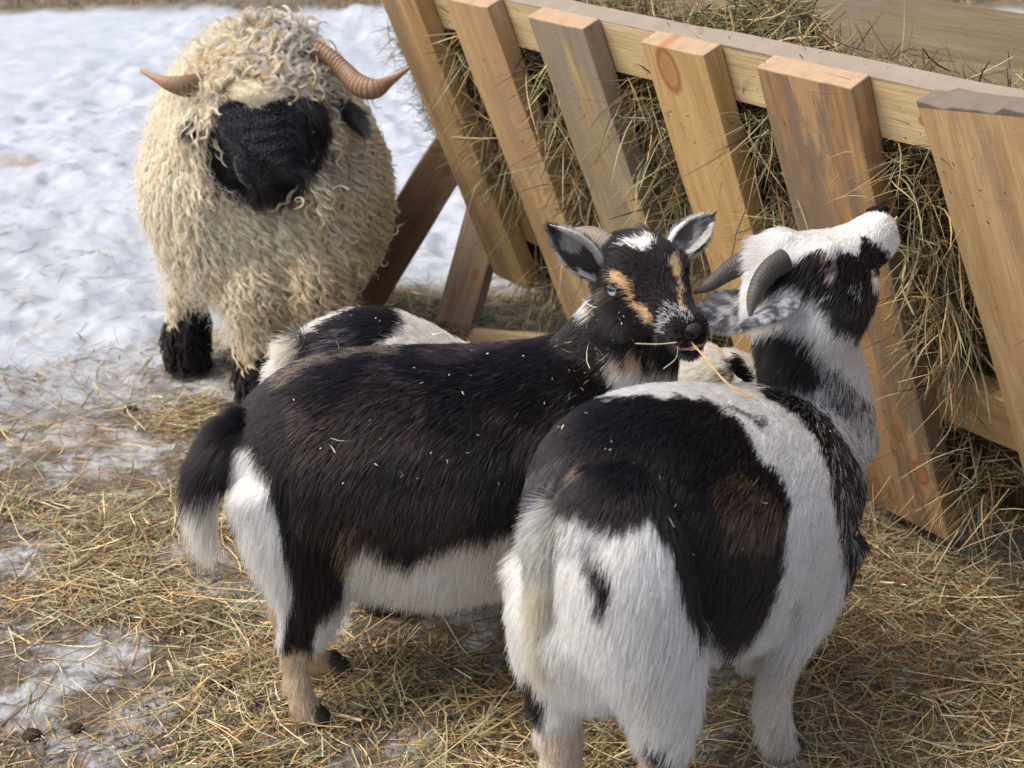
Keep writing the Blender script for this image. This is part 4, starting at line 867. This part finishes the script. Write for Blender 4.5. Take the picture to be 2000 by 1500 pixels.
# ---------- the goat behind, mostly hidden
def goat_back():
    rg = np.random.default_rng(303); pl = Plane((-.16, 2.10), (.99, .14)); f, l = pl.f, pl.l; up = np.array([0, 0, 1.])
    root = empty('goat', (.02, 2.13, 0)); tag(root, 'white goat with a black rump, mostly hidden behind the black goat, its head lowered', 'goat')
    bm = bmesh.new(); sk = Skel()
    st = [(563, 700, 560, 830), (590, 668, 590, 900), (640, 630, 635, 950), (700, 612, 700, 975), (770, 616, 765, 985), (840, 645, 840, 985), (920, 685, 920, 985), (1020, 705, 1020, 975), (1130, 705, 1130, 965), (1230, 700, 1230, 950), (1300, 700, 1310, 930), (1350, 730, 1360, 890)]
    torso(bm, sk, pl, st, [.05, .09, .115, .125, .13, .135, .135, .13, .115, .10, .085, .06], lambda sg: -f*.75+up*(-.75 if sg < 1 else -.1), (.02, .026, .04))
    limb(bm, sk, [pl(1310, 780), pl(1360, 755), pl(1405, 745)], [.085, .072, .06], .022, up, comb=-f)
    fh = unit(f*.75-up*.62-l*.15); W, fv, lv, uv = head_goat(bm, pl(1420, 742, -.0), fh, l, .95)
    sk.chain([W(x, 0, 0) for x in (-.02, .04, .10, .16)], .05, -fv, .010, .12)
    feet = []
    for o, ch in ((-.085, [(640, 850), (690, 950), (735, 1050), (752, 1110), (765, 1165), (782, 1192)]), (.05, [(640, 850), (660, 950), (650, 1020), (655, 1080), (665, 1130)]), (-.05, [(1200, 850), (1205, 960), (1208, 1060), (1210, 1150)]), (.05, [(1250, 850), (1255, 960), (1257, 1040), (1260, 1115)])):
        C = [pl(x, y, o) for x, y in ch]; C[-1][2] = .022; n = len(C); limb(bm, sk, C, np.interp(np.linspace(0, 1, n), [0, .4, .7, 1], [.075, .045, .022, .021]), np.interp(np.linspace(0, 1, n), [0, .5, 1], [.03, .02, .012]), f); feet.append(C[-1])
    me = remesh(bm, .0055, 5); body = finish_body(root, me)
    q = lambda *a: sc(a, .36, 240, 400); h = lambda *a: sc(a, .2934, 1320, 380)
    pat = [(q((900, 880), (960, 720), (1050, 680), (1130, 640), (1200, 600), (1280, 560), (1400, 540), (1490, 550), (1545, 620), (1500, 690), (1440, 730), (1400, 800), (1000, 900)), BLACK),
           (lambda p, V: (p[:, 0] < 740) & (p[:, 1] > 740) & (p[:, 1] < 1000), BLACK), (q((1000, 800), (1180, 660), (1290, 660), (1300, 760), (1150, 800)), (.14, .14, .16), .3),
           (q((890, 760), (960, 690), (1000, 720), (985, 840), (900, 900)), (.3, .3, .3), .5),
           (h((360, 1200), (370, 1110), (420, 1070), (480, 1110), (560, 1240), (400, 1280)), BLACK), (h((285, 1170), (315, 1170), (320, 1245), (300, 1250)), (.12, .08, .05)),
           (lambda p, V: (V[:, 2] < .09), BLACK)]
    coat_on(root, body, sk, pat, (.76, .72, .64), 110000, rg, avoid=(), amp=5, rad=.00055)
    b2 = bmesh.new(); TC = [pl(600, 680), pl(582, 676), pl(570, 700)]; loft(b2, tube_rings(TC, [.018, .016, .006], hint=f), 12); tm = bm_obj('tail', b2, body, plain('tail skin', CREAM))
    V, N, T_ = mesh_arrays(tm.data); P, M = sample(V, N, T_, 5000, rg); x, _ = proj(P); col = np.tile(np.array((.72, .66, .54)), (len(P), 1)); dk = (x[:, 0] > 592) & (rg.random(len(P)) < .7); col[dk] = (.03, .03, .03)
    grow('tail_hair', tm, M_coat, P, M, np.tile(-up-f*.25, (len(P), 1)), np.full(len(P), .042), np.full(len(P), .08), col, .0005, rg, k=6, jit=.2, sag=.1)
    for c in feet: hoofobj(root, c+f*.006, f, 1.0)
    nn = lambda P, u, v, inner=None: np.tile((.6, .57, .5), (len(P), 1)).astype(float)
    for s in (-1, 1):
        ear(body, W(-.005, s*.045, .02), W(-.03, s*.085, -.045), uv, .022, nn, rg, n=2600)
        eye(body, W(.053, s*.040, .003), lv*s, uv, .0085, (.25, .2, .1))
goat_back()
# ---------- the sheep
def sheep():
    rg = np.random.default_rng(404); up = np.array([0, 0, 1.]); g = unit([.20, -.98, 0]); sd = np.array([-g[1], g[0], 0])   # g: the way it faces; sd: its left (image right)
    root = empty('sheep', (-.52, 2.95, 0)); tag(root, 'shaggy cream sheep with a black face, curled amber horns and black woolly feet', 'sheep')
    c0 = np.array([-.535, 3.03, 0.])
    bm = bmesh.new(); sk = Skel()
    T = [(-.42, .53, .10, .10, 0), (-.38, .53, .15, .145, 0), (-.30, .53, .18, .175, 0), (-.18, .52, .20, .195, 0), (-.05, .495, .22, .215, 0), (.06, .455, .235, .238, 0), (.14, .435, .225, .232, 0), (.21, .435, .205, .195, 0), (.25, .43, .150, .15, 0)]
    S = spline(np.array(T), 4); loft(bm, [(c0+g*s_+up*z, up*a, sd*b) for s_, z, a, b, _ in S], 40)
    P3 = lambda px, py, d: dep(px, py, d)
    # legs: thick woolly tubes
    legs = {}
    for nm, px, fy, top in (('fr', 512, 808, 560), ('fl', 640, 800, 560), ('rr', 368, 722, 480), ('rl', 600, 705, 480)):
        F0 = gnd(px, fy); hh = np.linspace(.40 if nm[0] == 'f' else .42, .02, 6); cx = c0+sd*((F0-c0)@sd)*.75+g*((F0-c0)@g)*.72
        C = [np.array([F0[0], F0[1], 0])*(1-k)+np.array([cx[0], cx[1], 0])*k+up*z for k, z in zip(np.linspace(1, 0, 6)**1.5, hh)]
        if nm == 'rr': r = [.075, .055, .045, .042, .045, .040]
        else: r = [.06, .075, .066, .054, .046, .040]
        loft(bm, tube_rings(C, r, hint=g), 18); legs[nm] = C
    # neck and head
    fh = cam2w((-.13, -.74, .66)); lh = cam2w((.985, -.02, .14)); O = dep(540, 150, 2.89); s = 1.42
    W, fv, lv, uv = head_goat(bm, O, fh, lh, s)
    loft(bm, tube_rings([c0+g*.10+up*.60, c0+g*.20+up*.585, O-fv*.02-uv*.03], [.17, .15, .12], [.17, .15, .125], hint=up), 24)
    for sg in (-1, 1): loft(bm, tube_rings([W(.02, sg*.02, -.05), W(.07, sg*.03, -.06), W(.115, sg*.02, -.055)], [.044, .038, .022], [.044, .036, .02], hint=uv), 16)
    loft(bm, tube_rings([W(-.01, 0, .015), W(.025, 0, .030)], [.085, .050], [.100, .066], hint=uv), 20)
    me = remesh(bm, .0065, 5); body = finish_body(root, me); V, N, T_ = mesh_arrays(me); global SHEEPB; SHEEPB = (V, N, T_)
    z = lambda *a: sc(a, .3, 240, 0)
    face = z((600, 720), (650, 680), (700, 660), (760, 690), (860, 715), (960, 690), (1040, 640), (1130, 640), (1180, 610), (1260, 630), (1310, 720), (1330, 820), (1290, 950), (1215, 1060), (1150, 1150), (1080, 1215), (1010, 1270), (880, 1275), (780, 1245), (735, 1190), (685, 1080), (645, 960), (605, 850))
    face2 = [(440, 155), (585, 155), (600, 240), (450, 240)]; Wm = np.stack([fv, lv, uv]); 
    def local(P): return (P-O)@Wm.T/s
    def facesel(P):
        px, _ = proj(P); px = px+rg.normal(size=px.shape)*3.5; Lc = local(P); return (inpoly(px, face) | inpoly(px, face2) | ((Lc[:, 0] > .08) & (np.linalg.norm(Lc-np.array([.14, 0, -.03]), axis=1) < .068))) & (Lc[:, 0] > -.05) & (np.linalg.norm(Lc-np.array([.08, 0, 0]), axis=1) < .19) & (P[:, 1] < O[1]+.06)
    def feetsel(P): return P[:, 2] < .143+.02*np.sin(P[:, 0]*60)
    ws = facesel(V); vp, _ = proj(V); bc = np.tile(np.array((.30, .22, .13)), (len(V), 1)); bc[ws] = (.010, .009, .011); bc[ws & (vp[:, 1] < 212-np.abs(vp[:, 0]-500)*.42)] = (.55, .48, .34); bc[feetsel(V)] = (.012, .010, .010); set_col(me, bc)  # skin under the fleece painted darker, as shadow between the locks
    # short black face hair
    P, M = sample(V, N, T_, 260000, rg); fs = facesel(P); Pf, Mf = P[fs], M[fs]; Lc = local(Pf)
    e1 = W(.060, -.0475, .010); e2 = W(.060, .0475, .010)
    kp = (np.linalg.norm(Pf-e1, axis=1) > .014) & (np.linalg.norm(Pf-e2, axis=1) > .014); Pf, Mf, Lc = Pf[kp], Mf[kp], Lc[kp]
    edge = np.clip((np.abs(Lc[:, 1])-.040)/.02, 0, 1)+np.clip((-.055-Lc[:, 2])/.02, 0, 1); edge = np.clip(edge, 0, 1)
    col = np.array((.034, .034, .043))[None]*(1-edge[:, None])+np.array((.006, .005, .006))[None]*edge[:, None]; br = rg.random(len(Pf)) < .03; col[br] = (.09, .09, .10); pf, _ = proj(Pf); jf = rg.normal(size=len(Pf))*5; wp = pf[:, 1]+jf < 216-np.abs(pf[:, 0]-500)*.42; col[wp] = (.78, .70, .54)  # muzzle sheen painted in as paler bluish hair, cheeks left near black
    D = -fv[None]*(1-edge[:, None])+(-up)[None]*edge[:, None]*1.1+lv[None]*np.sign(Lc[:, 1:2])*.3
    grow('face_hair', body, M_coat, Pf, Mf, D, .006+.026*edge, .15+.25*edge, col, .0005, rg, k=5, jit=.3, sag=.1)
    # fleece: wavy locks
    n = 13500; P, M = sample(V, N, T_, n, rg, weight=lambda c: np.where(c[:, 1] > c0[1]+.1, .5, 1.)); px0, _ = proj(P); L0 = local(P); k0 = (~facesel(P)) & (P[:, 2] > .012) & ~((px0[:, 1] > 160) & (px0[:, 1] < 330) & (px0[:, 0] > 432) & (px0[:, 0] < 600) & (L0[:, 0] > -.05) & (np.abs(L0[:, 1]) < .08)); 
    hp = np.array([dep(603, 92, 2.84), dep(640, 108, 2.83), dep(672, 138, 2.82), dep(700, 166, 2.80), dep(405, 158, 2.82), dep(368, 168, 2.78)]); k0 &= np.linalg.norm(P[:, None]-hp[None], axis=2).min(1) > .038
    P, M = P[k0], M[k0]; n = len(P); foot = feetsel(P); Lc = local(P); px, _ = proj(P)
    fore = (Lc[:, 2] > .0) & (Lc[:, 0] > -.06) & (Lc[:, 0] < .09) & (np.abs(Lc[:, 1]) < .09); head = (np.linalg.norm(Lc-np.array([.02, 0, 0]), axis=1) < .115)
    left = np.clip(((P-c0)@sd*-1+.02)/.2, 0, 1); 
    Lk = .070+.035*rg.random(n); Lk = Lk*(1-.35*left); Lk[head] = .05+.025*rg.random(head.sum()); Lk[fore] = .045+.03*rg.random(fore.sum()); Lk[foot] = .035+.02*rg.random(foot.sum()); legz = (P[:, 2] < .30) & ~foot; Lk[legz] *= .45+.35*np.clip((P[legz, 2]-.2)/.1, 0, 1)
    amp = .0082*(1-.45*left)*(.6+.8*rg.random(n)); amp[fore] = .011; amp[foot] = .005; wl = .030+.014*rg.random(n); wl[fore] = .04
    Lk[fore] *= np.clip((205-px[fore, 1])/55, .22, 1); D = np.tile(-up, (n, 1)); D[fore] = (fv*.12)[None]+lv[None]*np.sign(Lc[fore][:, 1:2]+.01)*.45+rg.normal(size=(fore.sum(), 3))*.75
    D += rg.normal(size=(n, 3))*.16; Tn = D-(D*M).sum(1, keepdims=True)*M; topw = (np.linalg.norm(Tn, axis=1) < .5); Tn[topw] += (g*.2+rg.normal(size=(topw.sum(), 3))*.5); Tn = Tn-(Tn*M).sum(1, keepdims=True)*M; Tn = unit(Tn); B = np.cross(M, Tn)
    m = 10; K = 16; ts = np.linspace(0, 1, K); ph = rg.random(n)*6.28+fbm(P*14, 2)*9; lift = .32+.22*rg.random(n)+.35*left; lift[foot] = .7; lift[legz] = .35; lift[topw] = .9
    cl = np.array([(.80, .72, .54), (.76, .66, .47), (.84, .78, .62), (.70, .59, .40)])[rg.integers(0, 4, n)]
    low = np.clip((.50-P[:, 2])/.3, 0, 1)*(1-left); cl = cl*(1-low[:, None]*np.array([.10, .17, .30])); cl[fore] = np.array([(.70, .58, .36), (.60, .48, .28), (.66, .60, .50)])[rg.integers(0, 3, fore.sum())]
    forel = (px[:, 0] > 505) & fore; cl[forel & (rg.random(n) < .5)] = (.50, .48, .44); cl[foot] = (.012, .010, .010)
    cl = cl*(.80+.3*rg.random((n, 1)))*(.80+.48*fbm(P*9, 3)[:, None])*np.array([1.02, 1., .97])
    out = np.empty((n, m, K, 3)); rad = np.empty((n, m, K))
    offA = rg.normal(size=(n, m, 1))*.0030; offB = rg.normal(size=(n, m, 1))*.0026; dph = rg.normal(size=(n, m))*.16; dl = 1-.16*rg.random((n, m)); ampj = 1+.14*rg.normal(size=(n, m))
    for j, t in enumerate(ts):
        tt = t*dl; env = (np.clip(t*2.2, 0, 1)); arg = ph[:, None]+dph+tt*Lk[:, None]/wl[:, None]*6.28
        sB = np.sin(arg)*amp[:, None]*ampj*env; sN = np.cos(arg)*amp[:, None]*.7*ampj*env
        spread = (1-.75*t**1.2)
        q = P[:, None]-M[:, None]*.004+Tn[:, None]*(Lk[:, None]*tt)[..., None]+M[:, None]*((lift*Lk)[:, None]*(tt-.55*tt*tt)+sN)[..., None]+B[:, None]*(sB+offB[:, :, 0]*spread)[..., None]+Tn[:, None]*(offA*spread)
        q[..., 2] -= .12*Lk[:, None]*tt*tt
        out[:, :, j] = q; rad[:, :, j] = .00060*(1-.5*t**2)
    out[..., 2] = np.maximum(out[..., 2], .004)
    colr = np.repeat(cl, m, 0)*(.88+.24*rg.random((n*m, 1)))
    curves('fleece', out.reshape(n*m, K, 3), rad.reshape(n*m, K), np.clip(colr, .004, .85), body, M_wool)
    # fine fluff that softens the outline
    P, M = sample(V, N, T_, 20000, rg, weight=lambda c: .35+1.6*(((c-c0)@sd) < -.03)); k0 = (~facesel(P)) & (P[:, 2] > .16); P, M = P[k0], M[k0]; n = len(P)
    D = np.tile(-up*.6, (n, 1))+rg.normal(size=(n, 3))*.8; c = np.tile(np.array((.76, .70, .56)), (n, 1))*(.8+.3*rg.random((n, 1)))
    grow('fluff', body, M_wool, P+M*.012, M, D, .018+.02*rg.random(n), np.full(n, .9), c, .00035, rg, k=7, jit=.6, sag=.0, wave=.004, wl=.018)
    for e, sg in ((e1, -1), (e2, 1)): eye(body, e-lv*sg*.002, lv*sg*.9+fv*.4, uv, .0135, (.02, .013, .008))
    b2 = bmesh.new(); loft(b2, [(W(.168, 0, -.034), uv*.010, lv*.015), (W(.175, 0, -.036), uv*.009, lv*.013), (W(.1775, 0, -.037), uv*.006, lv*.009)], 20); ns = bm_obj('nose', b2, body, plain('black nose skin', (.006, .006, .006), .7, .15))
    bk = lambda P, u, v, inner=None: np.tile((.012, .011, .012), (len(P), 1)).astype(float)
    gy = lambda P, u, v, inner=None: np.where(fbm(P*90, 2)[:, None] > .5, np.array([[.25, .23, .21]]), np.array([[.03, .03, .03]]))
    ear(body, dep(668, 195, 2.86), dep(712, 262, 2.84), cam2w((.5, .1, .8)), .015, bk, rg, n=1800, hl=.016, label='black right hand ear')
    ear(body, dep(402, 210, 2.80), dep(368, 270, 2.77), cam2w((-.5, .1, .8)), .015, gy, rg, n=1800, hl=.018)
    H1 = [dep(430, 130, 2.90), dep(405, 158, 2.82), dep(368, 168, 2.78), dep(333, 164, 2.77), dep(303, 152, 2.78), dep(276, 138, 2.80)]
    hornobj(body, H1, [.020, .0215, .0215, .0155, .0075, .0045], M_horn_amber, flat=.8, ridge=.055, pitch=.0085)
    H2 = [dep(565, 96, 2.84), dep(603, 92, 2.83), dep(640, 108, 2.82), dep(672, 138, 2.81), dep(700, 166, 2.79), dep(733, 173, 2.78), dep(765, 156, 2.79), dep(800, 132, 2.80)]
    hornobj(body, H2, [.012, .0145, .0165, .0190, .0225, .0195, .0095, .0035], M_horn_amber, flat=.8, ridge=.055, pitch=.0085)
    for c in legs.values(): hoofobj(root, c[-1]+g*.01, g, 1.4)
sheep()
# ------------------------------------------------------------------ hay in the mouths, chaff on the coats
def wisp(name, lines, label, cols, wd=.0022):
    bm = bmesh.new()
    for L_ in lines:
        S = spline(np.array(L_), 8); loft(bm, [(r[0], r[1]*1.0, r[2]*.35) for r in tube_rings(S, [wd]*len(S), hint=(0, 0, 1), k=1)], 8)
    m = plain(name, cols, .6, noise=.25); o = bm_obj(name, bm, None, m); tag(o, label, 'hay'); return o
g1d = proj(G1['W'](.165, 0, -.05))[1]
wisp('hay_wisp', [[dep(1322, 668, g1d), dep(1345, 664, g1d-.01), dep(1395, 722, g1d-.04), dep(1440, 765, g1d-.05), dep(1482, 782, g1d-.05)], [dep(1330, 668, g1d), dep(1372, 690, g1d-.02), dep(1415, 745, g1d-.04), dep(1470, 775, g1d-.05)]], 'golden hay stalks trailing from the black goat\'s mouth over the white back', (.48, .34, .17), .0012)
wisp('hay_wisp', [[dep(1242, 671, g1d-.02), dep(1285, 672, g1d-.015), dep(1330, 668, g1d-.01)], [dep(1324, 676, g1d-.012), dep(1320, 700, g1d-.015), dep(1296, 720, g1d-.02)]], 'short pale green hay stalks hanging from the black goat\'s lips', (.46, .44, .28), .0009)
wisp('hay_wisp', [[dep(1722, 462, 2.02), dep(1742, 436, 2.0), dep(1752, 424, 1.99)], [dep(1722, 465, 2.02), dep(1760, 480, 2.02), dep(1800, 490, 2.05)], [dep(1722, 470, 2.02), dep(1768, 500, 2.03), dep(1762, 560, 2.05), dep(1785, 615, 2.06)]], 'green hay stalks pulled from the rack by the pied goat\'s lips', (.36, .36, .19), .0016)
def chaff():
    rg = np.random.default_rng(77); parts = []
    for (V, N, T), n, box in ((BODIES[0], 130, (480, 660, 1240, 1000)), (BODIES[0], 180, (1090, 600, 1240, 800)), (BODIES[1], 120, (1030, 780, 1690, 1200)), (BODIES[1], 90, (1470, 620, 1640, 780)), (BODIES[2], 60, (600, 600, 920, 690)), (SHEEPB, 170, (280, 20, 780, 620))):
        P, M = sample(V, N, T, n*14, rg); x, d = proj(P); ok = (x[:, 0] > box[0]) & (x[:, 1] > box[1]) & (x[:, 0] < box[2]) & (x[:, 1] < box[3]) & ((M*(cC-P)).sum(1) > 0)
        P, M = P[ok][:int(n*.6)], M[ok][:int(n*.6)]; k = len(P); off = .006 if box[0] != 280 else .030
        D = rg.normal(size=(k, 3)); D = unit(D-(D*M).sum(1, keepdims=True)*M*.9); L = rg.choice([.003, .005, .012, .03], k, p=[.5, .28, .16, .06]); P = P+M*off
        parts.append(stalks(P, D, L, np.minimum(L*.4, rg.uniform(.0007, .0016, k)), rg, nseg=4, bend=.4, pal=np.array([[.60, .50, .32], [.68, .62, .46], [.45, .33, .16], [.4, .42, .25]])))
    V, Fc, C = join(parts); tag(mesh_np('hay_chaff', V, Fc, mat=M_hay, smooth=False, col=C), 'fine hay chaff scattered over the animals\' coats', 'hay chaff', kind='stuff')
chaff()
def droppings():
    rg = np.random.default_rng(91); bm = bmesh.new()
    for px, py, s in ((62, 1432, .015), (138, 1415, .012), (420, 1345, .019), (445, 1338, .013), (250, 805, .015), (1840, 1380, .014)):
        for k in range(3):
            c = gnd(px+rg.normal()*9, py+rg.normal()*6); c[2] = ground_h(np.array([c[0]]), np.array([c[1]]))[0]+s*.25
            a = unit(rg.normal(size=3)*[1, 1, .2]); r = s*rg.uniform(.35, .9)
            loft(bm, tube_rings([c-a*r*.8, c-a*r*.2, c+a*r*.4, c+a*r*.9], [r*.5, r*.75, r*.7, r*.35], hint=(0, 0, 1), k=3), 9)
    tag(bm_obj('dung', bm, None, plain('dung', (.05, .032, .022), .9, .15, noise=.6, scale=120, bump=1, bscale=200)), 'small dark clods of dung frozen into the trodden snow', 'dung', kind='stuff')
droppings()
